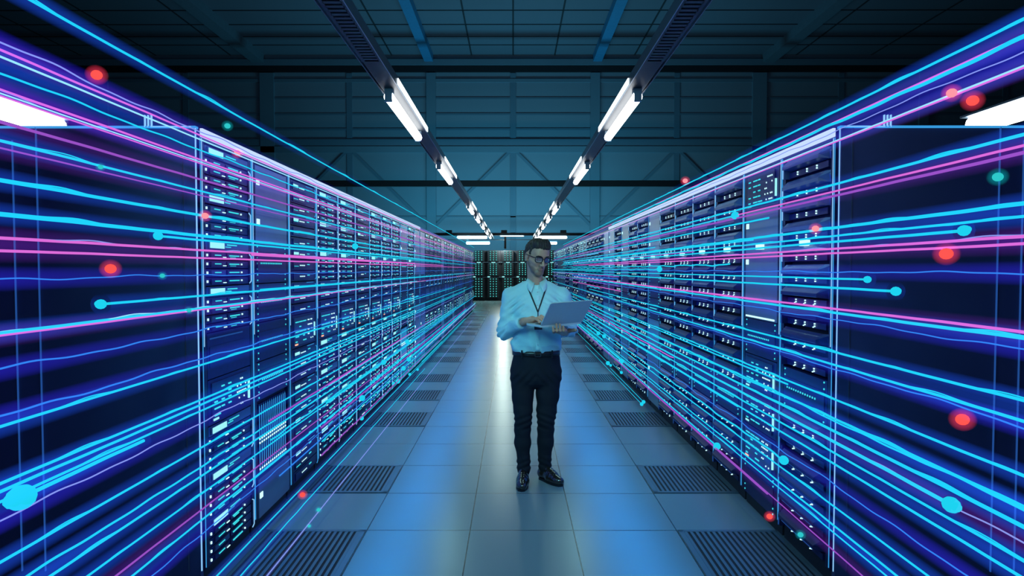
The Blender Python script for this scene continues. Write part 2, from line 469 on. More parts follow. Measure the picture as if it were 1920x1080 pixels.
def unit_drive(seed, h=.1125, low=False):
    """chunky sloped bezel with a shadowed slot and LEDs beneath it"""
    a = MB(); l = MB()
    x0, x1 = IN0 + .02, IN1 - .04
    zt = h - .006
    # sloped bezel prism with chamfered end
    dep = .012 if low else .03
    a.add([(x0, .0, zt), (x1, .0, zt), (x1 + .03, .03, zt), (x0, -.03, zt - .03), (x1 - .02, -.03, zt - .03),
           (x0, -.03, zt - .048), (x1 - .02, -.03, zt - .048), (x0, .02, zt - .055), (x1, .02, zt - .055), (x1 + .03, .03, zt - .055)],
          [(0, 3, 4, 1), (3, 5, 6, 4), (5, 7, 8, 6), (1, 4, 6, 8, 9, 2), (0, 7, 5, 3), (0, 1, 2, 9, 8, 7)], 1)
    a.box(IN0, IN1, .04, .09, .0, h, 2)
    a.box(x0, x1, .01, .05, .012, h - .07, 0)
    a.box(x0 - .012, x0 + .0, -.02, .04, .01, h - .02, 1)
    for i in range(3):
        x = x0 + .10 + i * .105
        l.box(x, x + .0065, .004, .01, .019, .026, 0)
        l.box(x, x + .0065, .004, .01, .031, .038, 0)
        if low: l.box(x - .013, x - .008, .004, .01, .014, .019, 0)
    if low: l.box(x0 + .05, x1 - .02, -.033, -.03, zt - .048, zt - .0465, 2)
    else: l.box(x0 - .014, x0 - .01, -.024, -.02, .012, h - .05, 1)
    if low and seed % 3 == 1: l.box(x0 - .014, x0 - .01, -.024, -.02, .012, h - .03, 2)
    return a.mesh('drive_shelf', [M['unit'], M['unit' if low else 'bezel'], M['hole']]), l.mesh('led_array', [M['led_w'], M['edge_w'], M['edge_dim']])

U = {}
def unit(kind, seed=0):
    k = (kind, seed)
    if k not in U:
        f = dict(s=unit_storage, v=unit_server, n=unit_net, b=unit_blank, B=lambda s: unit_blank(s, .225, False), l=unit_blade, o=unit_dots, x=unit_cover,
                 d=unit_drive, D=lambda s: unit_drive(s, .1125, True))[kind]
        U[k] = f(seed)
    return U[k]
HT = dict(x=.225, s=.225, v=.225, n=.225, b=.225, B=.225, l=.45, o=.225, d=.1125, D=.1125)
NAMES = dict(x='blank_panel', s='storage_unit', v='server_unit', n='network_unit', b='blank_panel', B='blank_panel', l='blade_chassis', o='patch_panel', d='drive_shelf', D='drive_shelf')
TYPES = {'A': 'ssssxnsss', 'B': 'bboooolb', 'C': 'vvvvnvvvv', 'E': 'sssvnssss', 'P': 'bbboobbbb',
         'R': 'dddddd' + 'DDDD' + 'o' + 'DDDDDD', 'S': 'nbbBonnno', 'Q': 'dddd' + 'DDDDDDDD' + 'o' + 'DDDD'}
for k, v in TYPES.items():
    tot = sum(HT[c] for c in v)
    # trim to the opening
    while tot > 2.03: v = v[:-1]; tot = sum(HT[c] for c in v)
    TYPES[k] = v
LOOK = {'A': 'storage rack with bright status displays', 'B': 'rack with grey panels above glowing blades',
        'C': 'rack of dark bracket lit server units', 'E': 'rack of cyan lit storage trays', 'P': 'rack of blank grey panels',
        'R': 'rack of chunky blue grey drive shelves', 'S': 'rack with network gear above blank panels', 'Q': 'rack of sloped dark drive shelves'}
def far_mesh(ty, side):
    """whole rack in one mesh, for the racks too far off to show their parts"""
    b = MB()
    def absorb(me, dz, mats):
        base = len(b.v)
        b.v += [(v.co.x, v.co.y, v.co.z + dz) for v in me.vertices]
        for p in me.polygons:
            b.f.append(tuple(base + i for i in p.vertices)); b.sm.append(False)
            m = me.materials[p.material_index]
            if m not in mats: mats.append(m)
            b.mi.append(mats.index(m))
    mats = []
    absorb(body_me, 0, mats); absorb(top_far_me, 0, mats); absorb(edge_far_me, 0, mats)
    z = Hh - .06
    for i, c in enumerate(TYPES[ty]):
        z -= HT[c]
        a, l = unit(c, i % 3)
        absorb(a, z, mats)
        if i % 3 == 0: absorb(l, z, mats)
    return b.mesh('server_rack', mats)
FAR = {}
slamp_me = MB().box(.31, .36, -.045, -.012, 1.635, 1.665).mesh('status_lamp', M['led_w'])
def rack(side, k, ty):
    x, rz, y = (XL, PI / 2, Y0 + W * k) if side < 0 else (XR, -PI / 2, Y0 + W * (k + 1))
    word = 'left' if side < 0 else 'right'
    if k < 12:
        lab = '%s, %s from the near end of the %s row' % (LOOK[ty], ordn[k], word)
        e = empty('server_rack', (x, y, 0), rz, lab, 'server rack', 'server racks of the %s row' % word)
        put('rack_body', body_me, e)
        put('top_glint', top_me, e)
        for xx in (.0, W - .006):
            put('edge_glint', edge_me, e, (xx, 0, 0))
        if k < 7: put('edge_glint', edge2_me, e, (.014 if side < 0 else W - .02, 0, 0))
        if side > 0: put('status_lamp', slamp_me, e)
        z = Hh - .06
        for i, c in enumerate(TYPES[ty]):
            z -= HT[c]
            a, l = unit(c, i % 3)
            o = put(NAMES[c], a, e, (0, 0, z))
            put('led_array', l, o)
        return e
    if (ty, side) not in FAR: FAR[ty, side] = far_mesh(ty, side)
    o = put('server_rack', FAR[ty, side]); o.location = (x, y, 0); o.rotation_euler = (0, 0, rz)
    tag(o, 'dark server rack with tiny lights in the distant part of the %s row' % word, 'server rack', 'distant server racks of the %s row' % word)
    return o
Lseq = 'ABCEECEEEBEPPEE' + 'CEPECEPCCEECPEECCEPE'
Rseq = 'RSQQQQPQQPQPPQQ' + 'QQCEEQQCEQQECCEEEQQE'
for k in range(NR):
    rack(-1, k, Lseq[k]); rack(1, k, Rseq[k])
# closing side panels on the near ends of the two rows, with the frame of the cabinets standing behind
for s in (-1, 1):
    word = 'left' if s < 0 else 'right'
    x = XL if s < 0 else XR
    e = empty('side_panel', (x, Y0 - .03, 0), 0, 'plain dark blue panel closing the near end of the %s server row' % word, 'panel', 'end panels of the server rows')
    b = MB()
    b.box(min(s * .01, s * 1.9), max(s * .01, s * 1.9), 0, .028, .05, Hh - .0)
    b.build('panel_sheet', M['side'], e)
    b = MB()
    b.box(min(0, s * 1.9), max(0, s * 1.9), -.008, .02, Hh - .004, Hh + .006)
    b.build('top_frame_glint', M['edge'], e)  # glowing rim paints the light caught along the panel top
    for q in (.0, .06): MB().box(min(s * q, s * (q + .005)), max(s * q, s * (q + .0035)), -.004, 0, .1, Hh).build('edge_glint', M['edge_w' if q == 0 else 'rail_edge'], e)  # corner line glows for reflected light; the second strip is bare metal
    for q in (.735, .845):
        MB().box(min(s * q, s * (q + .003)), max(s * q, s * (q + .003)), -.008, 0, .1, Hh - (.0 if q < .8 else .06)).build('edge_glint', M['edge_dim'], e)  # frame edges behind, painted as dim glowing lines
    # small hinge fittings at the top corner
    b = MB()
    for q in (.2, .215, .23): b.box(min(s * q, s * (q + .004)), max(s * q, s * (q + .004)), -.01, 0, Hh - .0, Hh + .055)
    b.box(min(s * .02, s * .2), max(s * .02, s * .2), -.01, 0, Hh + .0, Hh + .004)
    b.build('top_fitting', M['edge_w'], e)  # glow stands in for light caught on the fittings

# ------------------------------------------------------------------ cabinets across the end of the aisle
def door_me(h, rows):
    a = MB(); l = MB()
    w = .27
    a.add([(-w + .05, -.10, h - .0), (w - .05, -.10, h), (w, -.10, h - .06), (w, -.10, 0.03), (-w, -.10, .03), (-w, -.10, h - .06),
           (-w + .05, 0, h), (w - .05, 0, h), (w, 0, h - .06), (w, 0, .03), (-w, 0, .03), (-w, 0, h - .06)],
          [(0, 5, 4, 3, 2, 1), (0, 1, 7, 6), (1, 2, 8, 7), (2, 3, 9, 8), (3, 4, 10, 9), (4, 5, 11, 10), (5, 0, 6, 11)])
    for r in range(rows):
        for q in (-.14, 0, .14):
            z = .1 + r * (h - .16) / max(1, rows - 1)
            l.box(q - .022, q + .022, -.12, -.10, z - .022, z + .022)
    return a.mesh('door', M['cabdoor']), l.mesh('led_array', M['led_cab'])
DM = [door_me(.99, 8), door_me(.66, 6), door_me(.56, 5)]
for k in range(9):
    x = -3.05 + k * .70
    lab = 'tall black cabinet with dotted teal lights, %s from the left across the aisle end' % ordn[k]
    e = empty('server_cabinet', (x, 30.2, 0), 0, lab, 'cabinet', 'cabinets across the aisle end')
    MB().box(-.345, .345, 0, 1.0, 0, 2.42).build('cabinet_body', M['hole'], e)
    for (a, l), z in zip(DM, (.12, 1.17, 1.87)):
        o = put('door', a, e, (0, 0, z)); put('led_array', l, o)
    MB().box(-.345, .345, -.04, 0, 1.84, 1.87).box(-.345, .345, -.04, 0, 1.13, 1.15).build('crossbar', M['bracket'], e)
    MB().box(-.09, .09, -.09, -.04, 1.82, 1.87).box(-.28, -.16, -.09, -.04, 1.13, 1.18).build('status_lamp', M['display'], e)

# ------------------------------------------------------------------ floor vents
def vent_meshes():
    a = MB(); s = MB()
    w = .295
    for (x0, x1, y0, y1) in ((-w, w, -w, -w + .025), (-w, w, w - .025, w), (-w, -w + .03, -w, w), (w - .03, w, -w, w)):
        a.box(x0, x1, y0, y1, .0, .006)
    n = 17
    for i in range(n):
        x = -.255 + i * .51 / (n - 1)
        s.box(x - .0085, x + .0085, -.27, .27, .0015, .005)
    d = MB().box(-w + .02, w - .02, -w + .02, w - .02, 0.0003, .001)
    return a.mesh('vent_frame', M['vent']), s.mesh('slat_grid', M['vent']), d.mesh('dark_duct', M['hole'])
VM = vent_meshes()
rows = [-1, 1, 4, 6, 8, 11, 13, 15, 18, 20, 22, 25, 27, 29, 32]
for s in (-1, 1):
    word = 'left' if s < 0 else 'right'
    for i, k in enumerate(rows):
        yc = 3.596 + .6 * (k + .5)
        x = -1.15 if s < 0 else 1.25
        lab = '%s slatted floor vent from the camera along the %s racks' % (ordn[i], word)
        e = empty('floor_vent', (x, yc, 0), 0, lab, 'floor vent', 'slatted floor vents')
        put('vent_frame', VM[0], e); put('slat_grid', VM[1], e); put('dark_duct', VM[2], e)

# ------------------------------------------------------------------ light trails
CH = 1.517
def wave(i, y, amp, ph):
    return amp * (math.sin(y * 11 + ph) * .5 + math.sin(y * 23.7 + ph * 2.1) * .3 + math.sin(y * 5.3 + ph * .7) * .5)
TR = []
def trail(side, z, col, r=.004, y0=.7, y1=22.6, x=None, bulb=0, ripple=None, wavy=0, glow='h_blue', gr=.036, label=None, group=None, z1=None):
    rr = random.Random(len(TR) * 13 + 5)
    if x is None: x = 1.40 + rr.uniform(-.022, .022)
    x *= side
    r *= .66 if wavy and col in ('blue', 'pale') else .88
    z1 = z if z1 is None else z1
    e = empty('light_trail', (x, y0, z), 0, label, 'light trail', group)
    ph = rr.uniform(0, 9)
    if y1 > 20: y1 = rr.choice((9, 12, 15, 18, 22.6, 22.6))
    dz = (z1 - z) / (y1 - y0)
    def path(n0, n1, amp):
        ys = []
        y = n0
        while y < n1:
            ys.append(y); y += .03 + .018 * max(0, y - 2)
        ys.append(n1)
        return [(wave(1, q, amp * .4, ph + 1), q - y0, (q - y0) * dz + wave(0, q, amp, ph)) for q in ys]
    if wavy: MB().tube(path(y0, y1, wavy), r, 6).build('trail_core', M[col], e)
    else:
        MB().tube(path(y0, y1, r * .16), r, 8).build('trail_core', M[col], e)
    MB().tube([(0, 0, 0), (0, y1 - y0, z1 - z)], gr, 14, cap=False).build('trail_bloom', M[glow], e)
    if ripple:
        MB().tube([(p[0] * 1.0, p[1], p[2] + r * .5) for p in path(y0, min(y1, y0 + 9), .0055)], r * .45, 5).build('trail_ripple', M[ripple], e)
    if bulb:
        b = MB(); b.ball((0, 0, 0), bulb, 12, sc3=(1, 1.25, 1)); b.ball((-side * bulb * .2, -bulb * 1.2, bulb * .15), bulb * .62, 10)
        b.build('end_bulb', M[col], e)
        e['bulb'] = True

    TR.append((e, side, z, col, y0, bulb, wavy))
    return e
# rows: z metres, colour, radius, waviness, ripple colour, bloom
LT = [
 (2.300, 'cyan', .0052, 0, 'cyan', 'h_blue'), (2.128, 'pale', .0038, .007, None, 'h_deep'), (2.107, 'pink', .0042, 0, None, 'h_violet'),
 (2.096, 'cyan_w', .0038, 0, None, 'h_blue'), (2.044, 'cyan', .0034, .004, None, 'h_blue'), (2.014, 'pink', .0044, 0, None, 'h_violet'),
 (1.997, 'cyan_w', .0026, 0, 'pale', 'h_deep'), (1.988, 'pink', .003, 0, None, 'h_violet'), (1.917, 'purple', .005, 0, None, 'h_violet'),
 (1.868, 'cyan', .0046, 0, 'cyan', 'h_blue'), (1.850, 'purple', .003, 0, None, 'h_violet'), (1.759, 'cyan', .0064, 0, 'cyan', 'h_blue'),
 (1.668, 'cyan', .0074, 0, 'cyan', 'h_blue'), (1.604, 'pink', .0052, 0, 'pale', 'h_violet'), (1.568, 'pink', .0046, 0, None, 'h_violet'),
 (1.491, 'blue', .0034, .005, None, 'h_deep'), (1.345, 'cyan', .0050, 0, 'cyan_w', 'h_blue'), (1.336, 'pink', .0038, 0, None, 'h_violet'),
 (1.246, 'blue', .0042, .006, None, 'h_deep'), (1.112, 'blue', .0046, .006, None, 'h_deep'), (1.084, 'cyan', .0050, 0, 'cyan', 'h_blue'),
 (.925, 'cyan', .0054, 0, 'cyan', 'h_blue'), (.907, 'cyan', .0056, 0, None, 'h_blue'), (.890, 'cyan', .0048, 0, 'cyan', 'h_blue'),
 (.830, 'pale', .0036, .006, None, 'h_deep'), (.706, 'cyan', .0050, 0, 'cyan', 'h_blue'), (.640, 'cyan', .0044, .004, None, 'h_blue'),
 (.585, 'cyan', .0050, 0, 'cyan', 'h_blue'), (.500, 'cyan', .0044, 0, 'cyan', 'h_blue'), (.452, 'purple', .0040, 0, None, 'h_violet'),
 (.395, 'cyan', .0044, 0, 'cyan', 'h_blue'), (.318, 'blue', .0036, .007, None, 'h_deep')]
CN = {'cyan': 'cyan', 'cyan_w': 'pale cyan', 'blue': 'blue', 'pink': 'pink', 'purple': 'violet', 'pale': 'lavender blue'}
NUM = ['first', 'second', 'third', 'fourth', 'fifth', 'sixth', 'seventh', 'eighth', 'ninth', 'tenth', 'eleventh', 'twelfth', 'thirteenth', 'fourteenth', 'fifteenth', 'sixteenth', 'seventeenth', 'eighteenth', 'nineteenth', 'twentieth']
NUM += ['twenty-' + n for n in NUM[:9]] + ['thirtieth'] + ['thirty-' + n for n in NUM[:9]] + ['fortieth']
for i, (z, c, r, w, rp, hz) in enumerate(LT):
    trail(-1, z, c, r, wavy=w, ripple=rp, glow=hz,
          label='%s%s light trail, %s from the top beside the left server row' % ('wavy ' if w else '', CN[c], NUM[i]), group='light trails beside the left server row')
trail(-1, 1.398, 'cyan', .0052, y0=2.13, bulb=.017, ripple='cyan', label='cyan light trail whose round end floats left of the nearest left rack', group='light trails beside the left server row')
trail(-1, 1.648, 'cyan', .0052, y0=2.46, bulb=.017, label='short cyan light trail with a round end just left of the left racks', group='light trails beside the left server row')
trail(-1, .868, 'cyan', .0070, y0=1.76, y1=2.35, x=1.40, bulb=.035, gr=.03, label='thick cyan light trail with the biggest round end at the left edge', group='light trails beside the left server row')
trail(-1, .10, 'cyan', .0040, y0=1.9, x=1.37, label='cyan light trail skimming the base of the left racks', group='floor level light trails')
trail(-1, .085, 'cyan', .0034, y0=1.9, x=1.275, wavy=.003, label='wavy cyan light trail over the left floor vents nearest the racks', group='floor level light trails')
trail(-1, .085, 'pale', .0030, y0=1.9, x=1.15, glow='h_violet', gr=.012, label='violet light trail crossing the left floor vents lengthwise', group='floor level light trails')
RT = [
 (2.222, 'cyan', .0052, 0, 'cyan', 'h_blue'), (2.182, 'pink', .0050, 0, None, 'h_violet'), (2.160, 'cyan', .0068, .004, 'cyan', 'h_blue'),
 (2.138, 'pale', .0030, .005, None, 'h_deep'), (2.092, 'cyan_w', .0038, 0, None, 'h_blue'), (2.078, 'pink', .0036, 0, None, 'h_violet'),
 (1.896, 'cyan', .0060, 0, 'cyan', 'h_blue'), (1.858, 'pink', .0046, 0, None, 'h_violet'), (1.838, 'purple', .0060, 0, None, 'h_violet'),
 (1.702, 'cyan', .0072, 0, 'cyan', 'h_blue'), (1.662, 'cyan', .0048, 0, 'cyan', 'h_blue'), (1.608, 'pink', .0054, 0, 'pale', 'h_violet'),
 (1.588, 'pink', .0050, 0, None, 'h_violet'), (1.506, 'blue', .0038, .004, None, 'h_deep'), (1.342, 'pink', .0054, 0, None, 'h_violet'),
 (1.326, 'cyan', .0064, 0, 'cyan', 'h_blue'), (1.298, 'blue', .0036, .005, None, 'h_deep'), (1.148, 'cyan', .0056, 0, 'cyan', 'h_blue'),
 (1.100, 'cyan', .0056, 0, 'cyan', 'h_blue'), (1.082, 'blue', .0040, .005, None, 'h_deep'), (.938, 'cyan', .0056, 0, 'cyan', 'h_blue'),
 (.868, 'cyan', .0060, 0, 'cyan', 'h_blue'), (.848, 'cyan', .0040, .004, None, 'h_blue'), (.800, 'cyan', .0074, 0, 'cyan', 'h_blue'),
 (.770, 'pale', .0036, .005, None, 'h_violet'), (.700, 'cyan', .0054, 0, 'cyan', 'h_blue'), (.662, 'cyan', .0054, 0, None, 'h_blue'),
 (.575, 'blue', .0038, .007, None, 'h_deep'), (.458, 'cyan', .0046, 0, 'cyan', 'h_blue'), (.398, 'cyan', .0048, 0, None, 'h_blue'),
 (.358, 'cyan', .0036, 0, 'cyan', 'h_blue'), (.262, 'purple', .0034, 0, None, 'h_violet')]
for i, (z, c, r, w, rp, hz) in enumerate(RT):
    if i > 5: z = CH + (z - CH) * 1.018
    trail(1, z, c, r, wavy=w, ripple=rp, glow=hz, x=1.44 + .02 * math.sin(i * 2.3),
          label='%s%s light trail, %s from the top beside the right server row' % ('wavy ' if w else '', CN[c], NUM[i]), group='light trails beside the right server row')
trail(1, 1.636, 'cyan', .0056, y0=1.93, bulb=.017, label='cyan light trail whose round end floats high right of the right racks', group='light trails beside the right server row')
trail(1, 1.477, 'cyan', .0046, y0=2.46, bulb=.014, label='cyan light trail with a small round end right of the nearest right rack', group='light trails beside the right server row')
trail(1, 1.437, 'cyan', .0056, y0=2.28, bulb=.017, label='cyan light trail with a round end lower right of the nearest right rack', group='light trails beside the right server row')
trail(1, .765, 'cyan', .0076, y0=1.98, bulb=.025, x=1.40, label='thick cyan light trail with a large round end low on the right', group='light trails beside the right server row')
# shorter ones that begin partway down the rows
rr = random.Random(21)
for s in (-1, 1):
    word = 'left' if s < 0 else 'right'
    for i in range(34):
        y0 = rr.uniform(3.2, 11)
        z = rr.choice([rr.uniform(.12, .75), rr.uniform(.12, 1.5), rr.uniform(1.2, 1.95)])
        c = rr.choice(['cyan', 'cyan', 'cyan', 'blue', 'pink', 'purple', 'cyan'])
        bl = .02 + .0012 * y0 if rr.random() < .36 and c == 'cyan' else 0
        trail(s, z, c, rr.uniform(.003, .005) + y0 * .00025, y0=y0, bulb=bl, x=(1.36 if s < 0 else 1.42) + rr.uniform(-.02, .02), gr=.016, wavy=.006 if rr.random() < .3 else 0,
              glow='h_blue' if c in ('cyan', 'blue') else 'h_violet',
              label='%s light trail%s starting partway along the %s server row' % (CN[c], ' with a round end' if bl else '', word), group='%s%s light trails starting partway along the %s row' % (CN[c], ' bulb ended' if bl else '', word))
    for i in range(4):
        y0 = rr.uniform(5.5, 10)
        trail(s, .06 + .03 * i, 'cyan', .003, y0=y0, bulb=.02, x=1.39 + .015 * i, gr=.012, label='cyan light trail with a round end just above the floor by the %s racks' % word, group='low bulb ended light trails by the %s racks' % word)

# ------------------------------------------------------------------ floating orbs
def orb(x, y, z, r, col, hz, label):
    e = empty('glowing_orb', (x, y, z), 0, label, 'glowing orb', 'glowing orbs floating by the racks')
    MB().ball((0, 0, 0), r, 14, sc3=(1.15, 1, 1)).build('orb_core', M[col], e)
    MB().ball((0, 0, 0), r * 2.1, 16, sc3=(1.1, 1, 1)).build('orb_bloom', M[hz], e)
def at(px, py, d):  # metres from a bearing and a distance along the aisle
    return ((px - 962) / 1173 * d, d, CH + (505 - py) / 1173 * d)
for (px, py, d, r, col, hz, lab) in [
    (188, 144, 2.0, .015, 'red', 'h_red', 'red glowing orb high at upper left above the left racks'),
    (207, 504, 2.0, .015, 'red', 'h_red', 'red glowing orb at eye level in front of the left end panel'),
    (386, 405, 2.7, .013, 'pinkorb', 'h_red', 'pale pink orb on the near edge of the left row'),
    (563, 932, 2.9, .011, 'red', 'h_red', 'red glowing orb low by the nearest left floor vents'),
    (448, 288, 3.2, .014, 'pinkorb', 'h_red', 'pale pink orb at the top of the nearest left rack'),
    (430, 238, 2.9, .012, 'teal', 'h_teal', 'teal glowing orb floating just above the left racks'),
    (192, 314, 2.0, .007, 'teal', 'h_teal', 'small teal orb on an upper trail across the left end panel'),
    (304, 517, 2.3, .008, 'teal', 'h_teal', 'small teal orb at eye level near the left rack edge'),
    (353, 582, 2.4, .008, 'teal', 'h_teal', 'small teal orb below eye level near the left rack edge'),
    (1815, 192, 2.0, .016, 'red', 'h_red', 'red glowing orb high at upper right beside the white lamp'),
    (1776, 178, 2.0, .014, 'pinkorb', 'h_red', 'pink glowing orb high at upper right on a white trail'),
    (1772, 476, 2.0, .018, 'red', 'h_red', 'red glowing orb at eye level on the right side'),
    (1809, 788, 2.0, .018, 'red', 'h_red', 'red glowing orb low on the right side'),
    (1448, 973, 3.3, .014, 'red', 'h_red', 'red glowing orb at the foot of the right racks'),
    (1283, 340, 5.0, .018, 'pinkorb', 'h_red', 'pink glowing orb just above the middle of the right row'),
    (1527, 429, 2.9, .014, 'pinkorb', 'h_red', 'pale pink orb in front of the nearest right rack'),
    (1865, 333, 2.0, .014, 'teal', 'h_teal', 'teal glowing orb on the upper right panel'),
    (593, 961, 2.85, .008, 'teal', 'h_teal', 'small teal orb above the second left floor vent'),
    (575, 992, 2.7, .006, 'teal', 'h_teal', 'tiny teal orb beside the nearest left floor vent'),
    (1507, 1008, 3.0, .012, 'teal', 'h_teal', 'teal orb at the bottom of the nearest right rack')]:
    orb(*at(px, py, d), r, col, hz, lab)

# ------------------------------------------------------------------ the person
class Field:
    """signed distance field on a graded grid; smooth unions of tapered limbs give one continuous skin"""
    def __init__(s, xs, ys, zs):
        s.c = [np.asarray(a, dtype=np.float32) for a in (xs, ys, zs)]
        s.F = np.full([len(a) for a in s.c], .12, dtype=np.float32)
    def sub(s, lo, hi):
        sl = []
        for a, l, h in zip(s.c, lo, hi):
            i0 = int(np.searchsorted(a, l)); i1 = int(np.searchsorted(a, h))
            sl.append(slice(max(0, i0 - 1), min(len(a), i1 + 1)))
        return tuple(sl)
    def put(s, lo, hi, fn, k=.02, op='u', m=None):
        m = .04 + k if m is None else m
        sl = s.sub([q - m for q in lo], [q + m for q in hi])
        X = s.c[0][sl[0]][:, None, None]; Y = s.c[1][sl[1]][None, :, None]; Z = s.c[2][sl[2]][None, None, :]
        d = fn(X, Y, Z); A = s.F[sl]
        if op == 'u':
            h = np.clip(.5 + .5 * (A - d) / k, 0, 1); s.F[sl] = A * (1 - h) + d * h - k * h * (1 - h)
        elif op == 's':
            h = np.clip(.5 - .5 * (A + d) / k, 0, 1); s.F[sl] = A * (1 - h) - d * h + k * h * (1 - h)
        elif op == 'i':
            s.F[sl] = np.maximum(A, d)
    def limb(s, a, b, ra, rb, k=.02, op='u', fx=1.0, fy=1.0):
        a = np.array(a, dtype=np.float32); b = np.array(b, dtype=np.float32); r = max(ra, rb) * max(1 / fx, 1 / fy, 1)
        def fn(X, Y, Z):
            px, py, pz = X - a[0], Y - a[1], Z - a[2]
            d = b - a; L = float((d * d).sum()) + 1e-9
            h = np.clip((px * d[0] + py * d[1] + pz * d[2]) / L, 0, 1)
            return np.sqrt(((px - d[0] * h) * fx) ** 2 + ((py - d[1] * h) * fy) ** 2 + (pz - d[2] * h) ** 2) - (ra + (rb - ra) * h)
        s.put(np.minimum(a, b) - r, np.maximum(a, b) + r, fn, k, op)
    def chain(s, pts, rs, k=.012):
        for i in range(len(pts) - 1): s.limb(pts[i], pts[i + 1], rs[i], rs[i + 1], k)
    def ell(s, c, r, R=None, k=.02, op='u'):
        Ri = np.eye(3) if R is None else np.array(R)
        def fn(X, Y, Z):
            px, py, pz = X - c[0], Y - c[1], Z - c[2]
            q = [(Ri[0][i] * px + Ri[1][i] * py + Ri[2][i] * pz) / r[i] for i in range(3)]
            n = np.sqrt(q[0] ** 2 + q[1] ** 2 + q[2] ** 2)
            return (n - 1) * min(r) * (.5 + .5 * np.minimum(n, 1.5))
        m = max(r)
        s.put([v - m for v in c], [v + m for v in c], fn, k, op)
    def profile(s, rows, k=.02):
        """rows of z, centre x, centre y, half width, half depth"""
        rows = sorted(rows); zz = [r[0] for r in rows]
        def fn(X, Y, Z):
            f = [np.interp(Z, zz, [r[i] for r in rows]) for i in range(1, 5)]
            q = np.sqrt(((X - f[0]) / f[2]) ** 2 + ((Y - f[1]) / f[3]) ** 2)
            d = (q - 1) * np.minimum(f[2], f[3])
            return np.maximum(d, np.maximum(zz[0] - Z, Z - zz[-1]))
        m = max(r[3] for r in rows)
        s.put((min(r[1] for r in rows) - m, -m + min(r[2] for r in rows), zz[0]), (max(r[1] for r in rows) + m, m + max(r[2] for r in rows), zz[-1]), fn, k)
    def ripple(s, fn):
        X = s.c[0][:, None, None]; Y = s.c[1][None, :, None]; Z = s.c[2][None, None, :]
        s.F += fn(X, Y, Z).astype(np.float32)
    def mesh(s, name, mats):
        F = s.F; S = F < 0
        n0, n1, n2 = F.shape
        cnt = np.zeros((n0 - 1, n1 - 1, n2 - 1), np.int8)
        P = np.zeros((n0 - 1, n1 - 1, n2 - 1, 3), np.float32)
        C = s.c
        quads = []
        cross = []
        for ax in range(3):
            a = [slice(None)] * 3; b = [slice(None)] * 3
            a[ax] = slice(0, -1); b[ax] = slice(1, None)
            Sa, Sb = S[tuple(a)], S[tuple(b)]
            I = np.argwhere(Sa != Sb)
            fa = F[tuple(a)][tuple(I.T)]; fb = F[tuple(b)][tuple(I.T)]
            t_ = fa / (fa - fb)
            pos = np.stack([C[i][I[:, i]] for i in range(3)], 1)
            J = I[:, ax] + 1
            pos[:, ax] = pos[:, ax] + t_ * (C[ax][J] - C[ax][I[:, ax]])
            o1, o2 = [i for i in range(3) if i != ax]
            for d1 in (0, -1):
                for d2 in (0, -1):
                    K = I.copy(); K[:, o1] += d1; K[:, o2] += d2
                    ok = (K >= 0).all(1) & (K[:, 0] < n0 - 1) & (K[:, 1] < n1 - 1) & (K[:, 2] < n2 - 1)
                    K = K[ok]
                    np.add.at(cnt, tuple(K.T), 1)
                    np.add.at(P, tuple(K.T), pos[ok])
            cross.append((ax, o1, o2, I, Sa[tuple(I.T)]))
        act = cnt > 0
        ids = np.full(cnt.shape, -1, np.int64); ids[act] = np.arange(int(act.sum()))
        V = P[act] / cnt[act][:, None]
        for ax, o1, o2, I, sgn in cross:
            ok = (I[:, o1] > 0) & (I[:, o2] > 0) & (I[:, o1] < cnt.shape[o1]) & (I[:, o2] < cnt.shape[o2]) & (I[:, ax] < cnt.shape[ax])
            I = I[ok]; sg = sgn[ok]
            q = []
            for d1, d2 in ((0, 0), (-1, 0), (-1, -1), (0, -1)):
                K = I.copy(); K[:, o1] += d1; K[:, o2] += d2
                q.append(ids[tuple(K.T)])
            q = np.stack(q, 1)
            flip = sg if ax != 1 else ~sg
            q[~flip] = q[~flip][:, ::-1]
            quads.append(q)
        Q = np.concatenate(quads)
        # relax a little
        nb = np.zeros_like(V); nc = np.zeros(len(V))
        for i in range(4):
            a, b = Q[:, i], Q[:, (i + 1) % 4]
            np.add.at(nb, a, V[b]); np.add.at(nb, b, V[a]); np.add.at(nc, a, 1); np.add.at(nc, b, 1)
        V = V * .5 + .5 * nb / np.maximum(nc, 1)[:, None]
        me = bpy.data.meshes.new(name)
        me.vertices.add(len(V)); me.vertices.foreach_set('co', V.astype(np.float32).ravel())
        me.loops.add(len(Q) * 4); me.loops.foreach_set('vertex_index', Q.astype(np.int32).ravel())
        me.polygons.add(len(Q)); me.polygons.foreach_set('loop_start', np.arange(0, len(Q) * 4, 4, dtype=np.int32))
        me.update(calc_edges=True); me.validate()
        me.polygons.foreach_set('use_smooth', [True] * len(me.polygons))
        for m in (mats if isinstance(mats, (list, tuple)) else [mats]): me.materials.append(m)
        return me

def graded(lo, hi, bands):
    """coordinates from lo to hi; bands = (start, end, step), elsewhere coarse steps"""
    out = [lo]
    while out[-1] < hi:
        x = out[-1]; st = .008
        for a, b, s_ in bands:
            if a <= x < b: st = s_
        out.append(x + st)
    return out

PX, PY = .16, 4.40
person = empty('person', (PX, PY, 0), 0, 'person in pale shirt and dark trousers standing in the aisle looking down at a laptop', 'person')

# joints (metres, person facing -y, x to the picture's right)
SHR, ELR, WRR = (-.178, .015, 1.325), (-.222, .01, 1.075), (-.085, -.222, 1.168)
SHL, ELL, WRL = (.190, .015, 1.325), (.238, .03, 1.085), (.180, -.205, 1.098)

